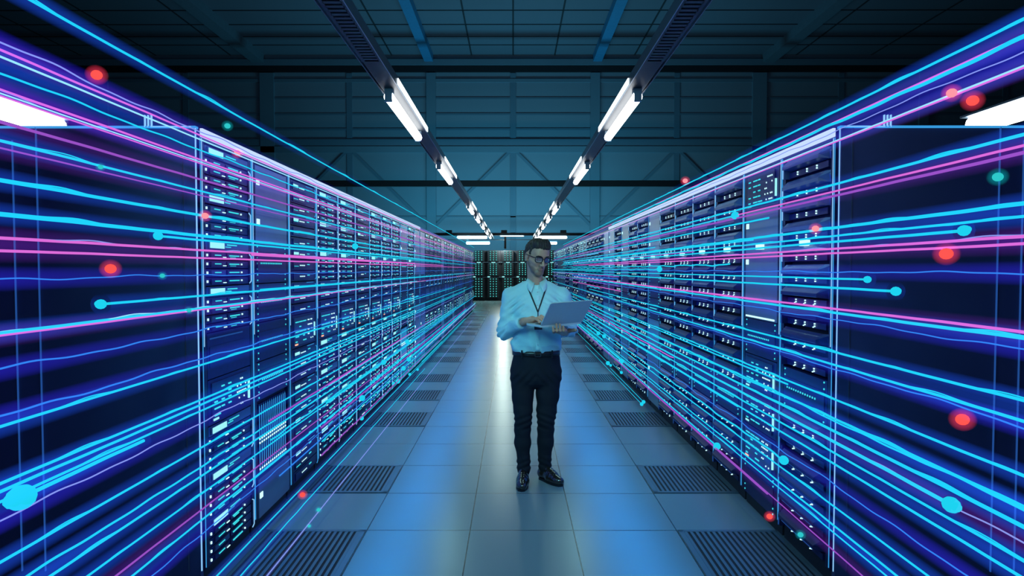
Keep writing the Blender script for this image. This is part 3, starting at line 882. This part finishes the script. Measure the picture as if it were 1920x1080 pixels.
HC = np.array((.007, -.045, 1.605))
yaw, pit, rol = math.radians(24), math.radians(17), math.radians(3)
HR = (Matrix.Rotation(yaw, 3, 'Z') @ Matrix.Rotation(pit, 3, 'X') @ Matrix.Rotation(rol, 3, 'Y'))
HS = .98
def hp(x, y, z):
    v = HR @ Vector((x * HS, y * HS, z * HS)); return (HC[0] + v.x, HC[1] + v.y, HC[2] + v.z)

def head_prims(f):
    f.ell(hp(0, .018, .036), (.074 * HS, .094 * HS, .082 * HS), HR, .02)
    f.ell(hp(0, -.030, -.012), (.058 * HS, .062 * HS, .082 * HS), HR, .03)
    for s in (-1, 1):
        f.limb(hp(s * .052, -.004, -.045), hp(s * .018, -.070, -.098), .015, .014, .028)
        f.limb(hp(s * .040, -.068, -.022), hp(s * .058, -.035, -.012), .016, .016, .022)
    f.ell(hp(0, -.074, -.102), (.020, .018, .016), HR, .022)
    f.limb(hp(-.034, -.083, .024), hp(.034, -.083, .024), .011, .011, .018)
    f.ell(hp(0, -.06, .055), (.05, .035, .04), HR, .03)
    for s in (-1, 1):
        f.ell(hp(s * .032, -.098, .004), (.017, .015, .012), HR, .012, 's')
        f.ell(hp(s * .031, -.074, .003), (.0135, .0135, .0125), HR, .004)
        f.limb(hp(s * .019, -.0835, .0035), hp(s * .043, -.0775, .0025), .0098, .009, .006)
    f.limb(hp(0, -.088, .016), hp(0, -.116, -.030), .0075, .0105, .010)
    for s in (-1, 1): f.ell(hp(s * .013, -.104, -.034), (.0085, .010, .0075), HR, .006)
    f.limb(hp(-.014, -.0885, -.0615), hp(.014, -.0885, -.0615), .0042, .0042, .010)
    f.limb(hp(-.011, -.0875, -.0725), hp(.011, -.0875, -.0725), .0048, .0048, .010)
    f.limb(hp(-.02, -.1, -.0668), hp(.02, -.1, -.0668), .0022, .0022, .004, 's')
    for s in (-1, 1):
        f.ell(hp(s * .077, .012, -.004), (.009, .019, .031), HR, .008)
        f.ell(hp(s * .086, .008, .0), (.006, .010, .017), HR, .006, 's')
        f.ell(hp(s * .075, .004, -.030), (.007, .009, .010), HR, .006)

zs = graded(.02, 1.78, [(.02, 1.02, .010), (1.02, 1.24, .0030), (1.24, 1.44, .007), (1.44, 1.80, .0030)])
xs = graded(-.30, .30, [(-.30, -.13, .006), (-.13, .26, .0030), (.26, .3, .006)])
ys = graded(-.50, .18, [(-.50, .06, .0030), (.06, .2, .006)])
f = Field(xs, ys, zs)
f.profile([(.80, 0, .02, .14, .10), (.95, 0, .02, .135, .09), (1.10, 0, .02, .135, .09), (1.28, 0, .025, .14, .09), (1.40, 0, .03, .07, .06)], .03)
f.limb((-.15, .02, 1.325), (.16, .02, 1.325), .035, .035, .04)
f.limb((.0, .025, 1.38), hp(0, .034, -.05), .058, .049, .03)
f.limb((.005, -.03, 1.43), hp(0, -.02, -.08), .03, .035, .03)
for a, b, c_, r0, r1, r2 in ((SHR, ELR, WRR, .040, .034, .024), (SHL, ELL, WRL, .040, .034, .024)):
    f.limb(a, b, r0, r1, .02); f.limb(b, c_, r1, r2, .015)
for s, hx, kx, ax, ay in ((-1, -.085, -.090, -.083, .0), (1, .09, .075, .070, .07)):
    f.limb((hx, .0, .82), (kx, .0, .47), .075, .045, .02); f.limb((kx, .0, .47), (ax, ay, .09), .036, .024, .02)
    f.limb((ax, ay, .07), (ax + (0 if s < 0 else .03), ay - .05, .045), .022, .016, .02)
head_prims(f)

def norm(v): v = np.array(v, float); return v / np.linalg.norm(v)
# picture-left hand: palm down over the keyboard
w0 = np.array(WRR); d = norm((.84, -.54, .06)); p = norm((.54, .84, 0.0))
palm = w0 + d * .062 + np.array((0, 0, .012))
f.limb(w0, palm, .023, .024, .015)
for i in range(4): f.limb(w0 + d * .02 + p * (i - 1.5) * .010, w0 + d * .082 + p * (i - 1.5) * .0195 + np.array((0, 0, .012)), .014, .0125, .012)
for i, (l, dz) in enumerate(((.056, 0), (.068, .004), (.074, .006), (.066, .012))):
    k0 = w0 + d * .085 + p * (i - 1.5) * .0200 + np.array((0, 0, .012))
    dd = norm(d + p * (i - 1.5) * .10)
    f.chain([k0, k0 + dd * l * .42 + np.array((0, 0, .008 + dz)), k0 + dd * l * .78 + np.array((0, 0, -.004 + dz)), k0 + dd * l * .98 + np.array((0, 0, -.018 + dz))], [.0102, .0090, .0082, .0070], .006)
th = w0 + d * .03 + p * .026
f.chain([w0 + d * .012 + p * .010, th, th + d * .034 + p * .010 + np.array((0, 0, -.004)), th + d * .060 + p * .006 + np.array((0, 0, -.010))], [.014, .0135, .0105, .0085], .008)
# picture-right hand: palm up under the base, fingers curling up in front of the hinge
w1 = np.array(WRL)
pc = np.array((.152, -.330, 1.122))
for i in range(4):
    kx = .096 + i * .0225
    f.limb(w1 + np.array(((i - 1.5) * .008, -.015, -.004)), (kx + .012, -.372, 1.124), .017, .0125, .014)
    hy = -.47 + (kx - .014) * .467
    f.chain([(kx + .012, -.372, 1.124), (kx + .004, hy + .012, 1.118), (kx, hy - .020, 1.128), (kx - .004, hy - .0245, 1.152 if i in (0, 3) else 1.168)], [.0112, .0098, .0092, .0078], .006)
f.chain([w1 + np.array((.012, -.02, 0)), (.212, -.275, 1.112), (.238, -.315, 1.118), (.247, -.345, 1.122)], [.016, .014, .0112, .009], .008)

def skin_mat():
    m, N, L = nt('skin')
    out = N.new('ShaderNodeOutputMaterial'); b = N.new('ShaderNodeBsdfPrincipled'); L.new(b.outputs[0], out.inputs[0])
    tc = N.new('ShaderNodeTexCoord')
    no = N.new('ShaderNodeTexNoise'); no.inputs['Scale'].default_value = 60; L.new(tc.outputs['Object'], no.inputs['Vector'])
    base = N.new('ShaderNodeMix'); base.data_type = 'RGBA'
    base.inputs[6].default_value = (.52, .26, .17, 1); base.inputs[7].default_value = (.62, .32, .22, 1)
    L.new(no.outputs[0], base.inputs[0])
    cur = base.outputs[2]
    def spot(center, r, soft, col, amt):
        nonlocal cur
        v = N.new('ShaderNodeVectorMath'); v.operation = 'DISTANCE'; v.inputs[1].default_value = center; L.new(tc.outputs['Object'], v.inputs[0])
        mr = N.new('ShaderNodeMapRange'); mr.interpolation_type = 'SMOOTHSTEP'; mr.inputs[1].default_value = r; mr.inputs[2].default_value = r + soft
        mr.inputs[3].default_value = amt; mr.inputs[4].default_value = 0
        L.new(v.outputs['Value'], mr.inputs[0])
        mx = N.new('ShaderNodeMix'); mx.data_type = 'RGBA'; mx.inputs[7].default_value = (*col, 1)
        L.new(mr.outputs[0], mx.inputs[0]); L.new(cur, mx.inputs[6]); cur = mx.outputs[2]
    # short beard along jaw, chin and upper lip
    spot(hp(0, -.062, -.098), .030, .016, (.10, .06, .045), .75)
    for s in (-1, 1):
        spot(hp(s * .038, -.040, -.085), .024, .016, (.10, .06, .045), .7)
        spot(hp(s * .060, -.008, -.055), .020, .016, (.10, .06, .045), .65)
        spot(hp(s * .012, -.093, -.050), .009, .009, (.10, .06, .045), .6)
    for q in (-.014, -.007, 0, .007, .014): spot(hp(q, -.095, -.067), .007, .005, (.30, .11, .09), .5)
    L.new(cur, b.inputs['Base Color'])
    b.inputs['Roughness'].default_value = .45
    return m
M['skin'] = skin_mat()
body = put('body', f.mesh('body', M['skin']), person)

# hair
f = Field(graded(-.10, .16, [(-.1, .2, .0026)]), graded(-.20, .10, [(-.2, .2, .0026)]), graded(1.50, 1.78, [(1.4, 1.8, .0026)]))
f.ell(hp(0, .026, .034), (.0775, .095, .082), HR, .01)
f.ell(hp(.006, -.012, .085), (.066, .082, .046), HR, .02)
f.limb(hp(-.040, -.058, .098), hp(.034, -.054, .102), .020, .020, .02)
f.limb(hp(-.036, -.05, .112), hp(.026, -.045, .118), .022, .022, .02)
def cut(fn): # keep the part of the hair where fn is negative, in head space
    Ri = np.array(HR)
    def g(X, Y, Z):
        px, py, pz = X - HC[0], Y - HC[1], Z - HC[2]
        q = [(Ri[0][i] * px + Ri[1][i] * py + Ri[2][i] * pz) / HS for i in range(3)]
        return fn(*q)
    return g
def hairline(x, y, z):
    # forehead line on top, falling behind the ears to the nape, with short sideburns in front of them
    yy = np.clip(y, -.09, .12)
    lim = np.interp(yy, [-.09, -.062, -.045, -.028, -.012, .006, .03, .06, .12], [.080, .073, .052, .024, -.022, -.006, -.020, -.045, -.055])
    return (lim - z) * .7
f.put((-.12, -.25, 1.45), (.2, .15, 1.8), cut(hairline), .01, 'i')
def strands(X, Y, Z):
    px, py, pz = X - HC[0], Y - HC[1], Z - HC[2]
    return .0014 * np.sin(px * 190 + 22 * np.sin(py * 38) + pz * 60) + .0018 * np.sin(px * 90 - py * 120 + 3 * np.sin(pz * 60)) + .0012 * np.sin(px * 330 + py * 90)
f.ripple(strands)
M['hair'] = surf('hair_brown', (.035, .024, .019), .6, 0, .5, 90, .4, .3)
put('hair', f.mesh('hair', M['hair']), person)
M['brow'] = surf('eyebrow_dark', (.035, .022, .018), .7)
for s in (-1, 1):
    MB().tube([hp(s * .012, -.0975, .022), hp(s * .026, -.0985, .027), hp(s * .040, -.093, .028), hp(s * .053, -.082, .022)], [.0045, .0052, .0046, .0025], 6).build('eyebrow', M['brow'], person)
M['eye'] = surf('eye_white', (.25, .24, .24), .2); M['iris'] = surf('eye_iris', (.03, .02, .015), .2)
for s in (-1, 1):
    MB().ball(hp(s * .031, -.0740, -.004), .0125, 12).build('eye', M['eye'], person)
    MB().tube([hp(s * .018, -.0905, -.005), hp(s * .031, -.0925, -.0075), hp(s * .045, -.0845, -.004)], [.0014, .0024, .0014], 6).build('eyelash', M['brow'], person)
# glasses
M['frame'] = surf('glasses_black', (.008, .008, .010), .25)
m, N, L = nt('lens'); out = N.new('ShaderNodeOutputMaterial'); gl = N.new('ShaderNodeBsdfGlossy'); tr = N.new('ShaderNodeBsdfTransparent'); mxs = N.new('ShaderNodeMixShader')
gl.inputs[0].default_value = (.6, .85, 1, 1); gl.inputs[1].default_value = .08; tr.inputs[0].default_value = (.72, .82, .92, 1); mxs.inputs[0].default_value = .12
L.new(tr.outputs[0], mxs.inputs[1]); L.new(gl.outputs[0], mxs.inputs[2]); L.new(mxs.outputs[0], out.inputs[0]); M['lens'] = m
g = empty('glasses'); g.parent = person
def loop(s):
    pts = []
    for k in range(25):
        a = 2 * PI * k / 24
        cx, sx_ = math.cos(a), math.sin(a)
        x = .0265 * abs(cx) ** .65 * (1 if cx > 0 else -1); z = .0185 * abs(sx_) ** .7 * (1 if sx_ > 0 else -1)
        pts.append(hp(s * .034 + x, -.106 + abs(s * .034 + x) * .16, .003 + z))
    return pts
b = MB()
for s in (-1, 1): b.tube(loop(s), .0031, 6)
b.tube([hp(-.009, -.106, .010), hp(0, -.109, .012), hp(.009, -.106, .010)], .0026, 6)
for s in (-1, 1): b.bar(hp(s * .010, -.1055, .0205), hp(s * .060, -.098, .0205), .005, .007)
b.build('rims', M['frame'], g)
for s in (-1, 1):
    MB().tube([hp(s * .060, -.097, .016), hp(s * .072, -.085, .016), hp(s * .081, -.02, .012), hp(s * .081, .012, .012), hp(s * .080, .03, -.008)], .0030, 6).build('temple', M['frame'], g)
    lp = loop(s)[:-1]; c0 = [sum(q[i] for q in lp) / 24 for i in range(3)]
    MB().add([c0] + lp, [(0, 1 + i, 1 + (i + 1) % 24) for i in range(24)]).build('lens', M['lens'], g)

# shirt
SH = []
def shirt_prims(f):
    f.profile([(.90, .003, .012, .150, .106), (.93, .003, .012, .158, .114), (.955, .003, .010, .172, .124), (.99, .005, .006, .180, .132), (1.05, .006, .004, .174, .128), (1.12, .006, .004, .168, .124),
               (1.20, .006, .008, .176, .126), (1.28, .006, .012, .184, .124), (1.34, .006, .018, .165, .108), (1.39, .005, .024, .118, .084), (1.42, .004, .024, .085, .070), (1.44, .003, .020, .060, .060)], .01)
    f.limb((-.06, .02, 1.385), (-.165, .018, 1.335), .050, .052, .05); f.limb((.07, .02, 1.385), (.175, .018, 1.335), .050, .052, .05)
    for a, b, w_, in ((SHR, ELR, WRR), (SHL, ELL, WRL)):
        a, b, w_ = map(np.array, (a, b, w_))
        f.limb(a, b, .060, .050, .03); f.limb(b, b + (w_ - b) * .80, .050, .036, .02)
xs = graded(-.34, .34, [(-.4, .4, .0042)]); ys = graded(-.27, .20, [(-.4, .4, .0042)]); zs = graded(.885, 1.47, [(.8, 1.5, .0042)])
f = Field(xs, ys, zs)
shirt_prims(f)
def folds(X, Y, Z):
    r = 0
    # pulls from the armpits, blousing over the belt, creases round elbows
    low = np.exp(-((Z - .965) / .055) ** 2)
    r = r + low * .0055 * np.sin(X * 70 + Z * 40 + 2 * np.sin(X * 31)) * (1 + 0 * Y)
    for sx_, sh, el in ((-1, SHR, ELR), (1, SHL, ELL)):
        de = np.sqrt((X - el[0]) ** 2 + (Y - el[1]) ** 2 + (Z - el[2]) ** 2)
        r = r + np.exp(-(de / .085) ** 2) * .0085 * np.sin(Z * 130 + X * sx_ * 70 + Y * 60)
        dp = np.sqrt((X - sx_ * .14) ** 2 + (Z - 1.27) ** 2)
        r = r + np.exp(-(dp / .07) ** 2) * .0075 * np.sin((X * sx_ * .75 + Z) * 130 + Y * 20)
        arm = 1 / (1 + np.exp(-(abs(X) - .17) / .012)) * np.exp(-((Z - 1.2) / .09) ** 2)
        r = r + arm * .0028 * np.sin(Z * 75 - X * 50 + Y * 45) * .5
    mid = np.exp(-((Z - 1.10) / .12) ** 2)
    r = r + mid * .0055 * np.sin(X * 34 + Z * 48 + 2 * np.sin(Z * 21))
    r = r + .0026 * np.sin(X * 60 + 2 * np.sin(Z * 30)) * np.sin(Z * 33 + Y * 20)
    return r
f.ripple(folds)
f.put((-.1, -.1, 1.40), (.1, .1, 1.5), lambda X, Y, Z: 1.436 - .55 * (-Y - .02) * (Y < -.02) - .0 * X + 0 * Y - Z, .008, 's')
for a, b in ((ELR, WRR), (ELL, WRL)):   # open the cuffs
    a, b = map(np.array, (a, b)); f.limb(a + (b - a) * .86, b + (b - a) * .1, .028, .026, .004, 's')
shirtF = f
M['shirt'] = surf('shirt_cloth', (.46, .74, .78), .75, 0, .06, 140, .25, .08)
put('shirt', f.mesh('shirt', M['shirt']), person)
def front(x, z, off=.002):
    i = int(np.argmin(abs(f.c[0] - x))); k = int(np.argmin(abs(f.c[2] - z)))
    col = f.F[i, :, k]; j = int(np.argmax(col < 0)); return (x, float(f.c[1][j]) - off, z)
# collar with two points
M['collar'] = surf('collar_cloth', (.56, .82, .86), .7, 0, .05, 140, .25)
def collar():
    b = MB(); n = 40; T, Bm, In = [], [], []
    for i in range(n + 1):
        u = -1 + 2 * i / n            # front left .. round the back .. front right
        a = -PI / 2 + (math.radians(14) if u > 0 else -math.radians(14)) * 0 + PI * (1 - abs(u)) * 1.0
        s_ = 1 if u > 0 else -1
        ang = PI * (1 - abs(u)) * .93 + .07 * PI        # 0 = front, pi = back
        fx, fy = math.sin(ang) * s_, -math.cos(ang)
        tip = max(0, 1 - (1 - abs(u)) / .30)
        zt = 1.448 + .020 * (1 - math.cos(ang)) / 2 - .022 * max(0, math.cos(ang)) ** 2
        rt = .063
        T.append((.006 + fx * rt, .012 + fy * (rt + .004), zt))
        drop = .036 + .034 * tip
        ro = .080 + .014 * tip
        Bm.append((.006 + fx * ro + s_ * .022 * tip, .010 + fy * (ro + .004) - .012 * tip, zt - drop))
        In.append((.006 + fx * (rt - .006), .012 + fy * (rt - .004), zt - .03))
    vs = T + Bm + In
    m_ = n + 1
    fs = []
    for i in range(n):
        fs.append((i, i + 1, m_ + i + 1, m_ + i)); fs.append((i, 2 * m_ + i, 2 * m_ + i + 1, i + 1))
    b.add(vs, fs, 0, True)
    o = b.build('collar', M['collar'], person)
    md = o.modifiers.new('thick', 'SOLIDIFY'); md.thickness = .003; md.offset = 0
    return o
collar()
# placket and buttons
pl = MB()
zz = [1.415 - i * .02 for i in range(24)]
L_, R_ = [front(-.010 + .004, z, .003) for z in zz], [front(.024, z, .003) for z in zz]
pl.add(L_ + R_, [(i, i + 1, 24 + i + 1, 24 + i) for i in range(23)], 0, True)
o = pl.build('placket', M['collar'], person); md = o.modifiers.new('thick', 'SOLIDIFY'); md.thickness = .003
M['button'] = surf('button_pearl', (.5, .62, .68), .3)
for z in (1.36, 1.27, 1.18, 1.09, 1.0):
    q = front(.009, z, .006); MB().ball(q, .005, 8, sc3=(1, .4, 1)).build('button', M['button'], person)
# cuffs
def cuff(el, wr, r):
    a, b = map(np.array, (el, wr)); dd = b - a
    p0, p1 = a + dd * .72, a + dd * .90
    o = MB().tube([p0, p0 + (p1 - p0) * .5, p1, p1, p0 + (p1 - p0) * .3], [r, r * .97, r * .95, r * .87, r * .86], 20, cap=False).build('cuff', M['collar'], person)
    return o
cuff(ELR, WRR, .0405); cuff(ELL, WRL, .0405)
# wrist watch
a, b = map(np.array, (ELL, WRL)); dd = norm(b - a)
M['watch'] = surf('watch_steel', (.5, .55, .6), .2, .9)
wp = a + (b - a) * .96
wt = MB().tube([wp - dd * .008, wp + dd * .008], [.0285, .0275], 20, cap=False)
wt.tube([wp + np.array((0, -.0, -.031)), wp + np.array((0, 0, -.025))], [.016, .016], 14)
o = wt.build('wrist_watch', M['watch'], person); md = o.modifiers.new('thick', 'SOLIDIFY'); md.thickness = .003
# lanyard and badge
M['strap'] = surf('lanyard_black', (.012, .016, .022), .6)
for s, x0, z0 in ((-1, -.056, 1.388), (1, .068, 1.388)):
    pts = []
    for i in range(16):
        t_ = i / 15; x = x0 * (1 - t_) + .010 * t_; z = z0 * (1 - t_) + 1.225 * t_
        q = front(x, z, .006); pts.append(q)
    MB().tube(pts, .0048, 6, flat=.35, up=(0, 1, 0)).build('lanyard', M['strap'], person)
q0, q1 = front(.010, 1.226, .008), front(.012, 1.155, .012)
MB().tube([q0, q1], .003, 6).build('lanyard', M['strap'], person)
M['badge'] = surf('badge_card', (.03, .05, .065), .35)
MB().box(q1[0] - .027, q1[0] + .027, q1[1] - .004, q1[1], 1.105, 1.155).build('badge', M['badge'], person)

# trousers
xs = graded(-.24, .24, [(-.3, .3, .0048)]); ys = graded(-.20, .20, [(-.3, .3, .0048)]); zs = graded(.03, .97, [(0, 1, .0050)])
f = Field(xs, ys, zs)
f.profile([(.69, .002, .012, .085, .070), (.715, .002, .012, .135, .100), (.75, .002, .012, .162, .118), (.79, .002, .012, .174, .124), (.85, .003, .012, .172, .122), (.91, .003, .012, .163, .118), (.955, .003, .012, .158, .116)], .01)
for pts, rs in (([(-.090, .01, .78), (-.092, .0, .62), (-.090, -.012, .52), (-.088, -.012, .46), (-.093, .006, .38), (-.092, .012, .29), (-.086, .014, .17), (-.083, .010, .095)], [.092, .074, .064, .058, .056, .056, .044, .048]),
                ([(.090, .01, .78), (.084, .01, .62), (.077, .010, .52), (.074, .012, .46), (.073, .03, .38), (.072, .045, .29), (.067, .066, .17), (.070, .075, .095)], [.094, .078, .068, .062, .056, .058, .046, .046])):
    for i in range(len(pts) - 1): f.limb(pts[i], pts[i + 1], rs[i], rs[i + 1], .02)
def tf(X, Y, Z):
    kn = np.exp(-((Z - .45) / .06) ** 2) + .9 * np.exp(-((Z - .13) / .05) ** 2)
    hip = np.exp(-((Z - .76) / .06) ** 2)
    return kn * .0040 * np.sin(Z * 140 + abs(X) * 60 + Y * 30) + hip * .0035 * np.sin((Z + abs(X) * 1.2) * 90) + .0015 * np.sin(Z * 45 + X * 50)
f.ripple(tf)

M['trousers'] = surf('trouser_cloth', (.012, .014, .022), .8, 0, .15, 200, .2, .05)
put('trousers', f.mesh('trousers', M['trousers']), person)
# belt
M['belt'] = surf('belt_leather', (.012, .012, .015), .35)
n = 40; rings = []
vs = []
for z, e_ in ((.915, .004), (.950, .004)):
    for k in range(n):
        a = 2 * PI * k / n; vs.append((.003 + (.165 + e_) * math.cos(a), .012 + (.121 + e_) * math.sin(a), z))
o = MB().add(vs, [(k, (k + 1) % n, n + (k + 1) % n, n + k) for k in range(n)], 0, True).build('belt', M['belt'], person)
md = o.modifiers.new('thick', 'SOLIDIFY'); md.thickness = .004
M['buckle'] = surf('buckle_steel', (.25, .28, .32), .25, .9)
b = MB()
for x0, x1, z0, z1 in ((-.012, .032, .914, .919), (-.012, .032, .947, .952), (-.012, -.007, .914, .952), (.027, .032, .914, .952)): b.box(x0, x1, -.1225, -.1165, z0, z1)
b.build('belt_buckle', M['buckle'], person)
for x in (-.1, .11): MB().box(x - .005, x + .005, -.104, -.092, .905, .958).build('belt_loop', M['trousers'], person)

# shoes
def shoe(hx, hy, ang):
    f = Field(graded(-.07, .07, [(-1, 1, .0032)]), graded(-.22, .09, [(-1, 1, .0036)]), graded(-.005, .13, [(-1, 1, .0032)]))
    f.limb((0, .035, .040), (0, -.06, .040), .036, .038, .02)
    f.limb((0, -.06, .034), (.002, -.150, .028), .040, .029, .02)
    f.limb((0, -.06, .034), (-.008, -.12, .028), .040, .034, .02)
    f.limb((0, .03, .05), (0, .012, .105), .036, .036, .02)
    f.limb((0, .0, .085), (0, -.085, .052), .033, .030, .02)
    f.ripple(lambda X, Y, Z: .0012 * np.exp(-((Y + .075) / .03) ** 2) * np.sin(Y * 260 + 0 * X) * (1 + 0 * Z))
    f.put((-.1, -.3, -.1), (.1, .2, .2), lambda X, Y, Z: .010 - Z + 0 * X + 0 * Y, .004, 'i')
    me = f.mesh('shoe', M['shoe'])
    e = empty('shoe'); e.parent = person; e.location = (hx, hy, 0); e.rotation_euler = (0, 0, ang)
    put('upper', me, e)
    b = MB(); out_ = []
    for k in range(28):
        a = 2 * PI * k / 28
        y = -.058 + .118 * math.sin(a); wd = np.interp(y, [-.18, -.165, -.12, -.06, 0, .04, .062], [.006, .024, .040, .043, .034, .035, .016])
        out_.append((wd * (1 if math.cos(a) > 0 else -1) * min(1, abs(math.cos(a)) * 2.2) - .003, y - .004, 0))
    vs = out_ + [(x, y, .013) for x, y, z in out_]
    b.add(vs, [tuple(range(27, -1, -1)), tuple(range(28, 56))] + [(k, (k + 1) % 28, 28 + (k + 1) % 28, 28 + k) for k in range(28)])
    b.build('sole', M['rail'], e)
    b = MB()
    for i in range(4): b.bar((-.016, -.028 - i * .014, .099 - i * .0085), (.016, -.028 - i * .014, .099 - i * .0085), .004, .004)
    b.build('laces', M['strap'], e)
M['shoe'] = surf('shoe_leather', (.020, .014, .012), .22, 0, .3, 30, .6, 0, .6)
shoe(-.088, .0, math.radians(-4)); shoe(.075, .070, math.radians(38))

# ------------------------------------------------------------------ laptop held by the person
M['lap'] = surf('laptop_aluminium', (.58, .66, .66), .45, .15, .05, 60)
M['keys'] = surf('laptop_keys', (.03, .035, .04), .5)
m = glowing('laptop_screen', (.55, .75, .9), 1.6); M['screen'] = m
lap = empty('laptop', (PX + .014, PY - .470, 1.150), math.radians(25), 'open silver laptop held by the person in both hands', 'laptop')
lap.rotation_euler = (0, math.radians(-2.5), math.radians(25))
LW, LD = .302, .212
def rbox(b, x0, x1, y0, y1, z0, z1, r=.012, mi=0):
    n = 5; o_ = []
    for cx, cy, a0 in ((x1 - r, y1 - r, 0), (x0 + r, y1 - r, 90), (x0 + r, y0 + r, 180), (x1 - r, y0 + r, 270)):
        for k in range(n):
            a = math.radians(a0 + 90 * k / (n - 1)); o_.append((cx + r * math.cos(a), cy + r * math.sin(a)))
    m_ = len(o_)
    b.add([(x, y, z0) for x, y in o_] + [(x, y, z1) for x, y in o_], [tuple(range(m_ - 1, -1, -1)), tuple(range(m_, 2 * m_))] + [(k, (k + 1) % m_, m_ + (k + 1) % m_, m_ + k) for k in range(m_)], mi)
b = MB(); rbox(b, 0, LW, 0, LD, 0, .012); base = b.build('base', M['lap'], lap)
b = MB(); b.box(.02, LW - .02, .03, .125, .012, .0125)
for r_ in range(5):
    for c_ in range(14): b.box(.024 + c_ * .0182, .039 + c_ * .0182, .034 + r_ * .018, .049 + r_ * .018, .0125, .0145)
b.build('keyboard', M['keys'], lap)
b = MB(); rbox(b, 0, LW, -.003, .003, 0, .205, .001)
b = MB()
rbox(b, 0, LW, 0, .205, -.003, .003, .010)
lid = b.build('lid', M['lap'], lap); lid.location = (0, .0, .014); lid.rotation_euler = (math.radians(90 + 44), 0, 0)
sc_o = MB().box(.008, LW - .008, .010, .198, -.0036, -.0031).build('screen', M['screen'], lid)


# ------------------------------------------------------------------ lights
def point(name, loc, col, e, r=.05):
    l = bpy.data.lights.new(name, 'POINT'); l.energy = e; l.color = col; l.shadow_soft_size = r
    o = bpy.data.objects.new(name, l); COL.objects.link(o); o.location = loc; return o
def area(name, loc, rot, sx, sy, col, e, spread=180):
    l = bpy.data.lights.new(name, 'AREA'); l.shape = 'RECTANGLE'; l.size = sx; l.size_y = sy; l.energy = e; l.color = col; l.spread = math.radians(spread)
    o = bpy.data.objects.new(name, l); COL.objects.link(o); o.location = loc; o.rotation_euler = rot; return o
def spot(name, loc, s, col, e):
    l = bpy.data.lights.new(name, 'SPOT'); l.energy = e; l.color = col; l.shadow_soft_size = .05; l.spot_size = math.radians(88); l.spot_blend = 1
    o = bpy.data.objects.new(name, l); COL.objects.link(o); o.location = loc
    o.rotation_euler = Vector((s, 0, .15)).to_track_quat('-Z', 'Y').to_euler(); return o
# unseen spots added to stand in for the trails' blue light on the racks
for s in (-1, 1):
    for y in (2.0, 3.3, 5.0, 7.2, 10, 13.5, 17.5, 21.5):
        for z in (.75, 1.65):
            spot('trail_fill_light', (s * (.45 if y > 3 else 1.0), y, z), s, (.010, .055, 1.0), 18 + .4 * y)
# unseen narrow strips added to throw blue bands onto the floor
for s in (-1, 1):
    area('added_blue_wash', (s * .64, 11, 2.93), (0, 0, 0), .05, 20, (.0, .26, .80), 42, 13)
# unseen key lights added under the near tube lamps, aimed at the person
def aim(o, t): o.rotation_euler = (Vector(t) - o.location).to_track_quat('-Z', 'Y').to_euler()
aim(area('added_key_light', (-1.03, 1.4, 2.86), (0, 0, 0), .12, 1.5, (.22, .90, 1.0), 19, 100), (.2, 4.3, 1.0))
aim(area('added_key_light', (1.03, 1.4, 2.86), (0, 0, 0), .12, 1.5, (.70, .90, 1.0), 4, 100), (.2, 4.3, 1.0))
# unseen points added above the aisle for pale streaks on the floor
for x, y, c_, e_ in ((-.45, 29.85, (.85, 1.0, .88), 190), (-2.2, 29.85, (.15, .85, 1.0), 80), (1.3, 29.85, (.8, 1, .95), 30), (-.30, 19, (.80, 1.0, .88), 40), (-.22, 13.5, (.75, 1.0, .9), 16)): point('added_streak_light', (x, y, 2.75), c_, e_, .12)
for s in (-1, 1):
    for y in (6.05, 9.55, 15.2, 18.1, 21.2): area('tube_light', (s * 1.03, y, 2.899), (0, 0, 0), .07, 1.5, (.40, 1.0, .95), 8 if y < 12 else 4)
# unseen teal area lights added to brighten the hall's back wall
area('added_wall_fill', (0, 33.2, 2.2), (math.radians(166), 0, 0), 14, .4, (.07, .52, .75), 1100)
area('added_wall_fill', (0, 20, 3.3), (math.radians(140), 0, 0), 30, 1.0, (.20, .42, .60), 190, 120)

w = bpy.data.worlds.new('hall_air'); sc.world = w; w.use_nodes = True
w.node_tree.nodes['Background'].inputs[0].default_value = (.02, .06, .16, 1)
w.node_tree.nodes['Background'].inputs[1].default_value = .25

cam = bpy.data.cameras.new('camera'); cam.lens = 22.0; cam.sensor_width = 36
co = bpy.data.objects.new('camera', cam); COL.objects.link(co)
co.location = (0, 0, CH); co.rotation_euler = (math.radians(90 - 1.71), 0, math.radians(.1))
cam.clip_end = 200
sc.camera = co
sc.view_settings.view_transform = 'Standard'; sc.view_settings.look = 'None'
sc.view_settings.exposure = 0; sc.view_settings.gamma = 1
sc.render.film_transparent = False
sc.cycles.transparent_max_bounces = 96
sc.cycles.max_bounces = 5
sc.cycles.use_denoising = True
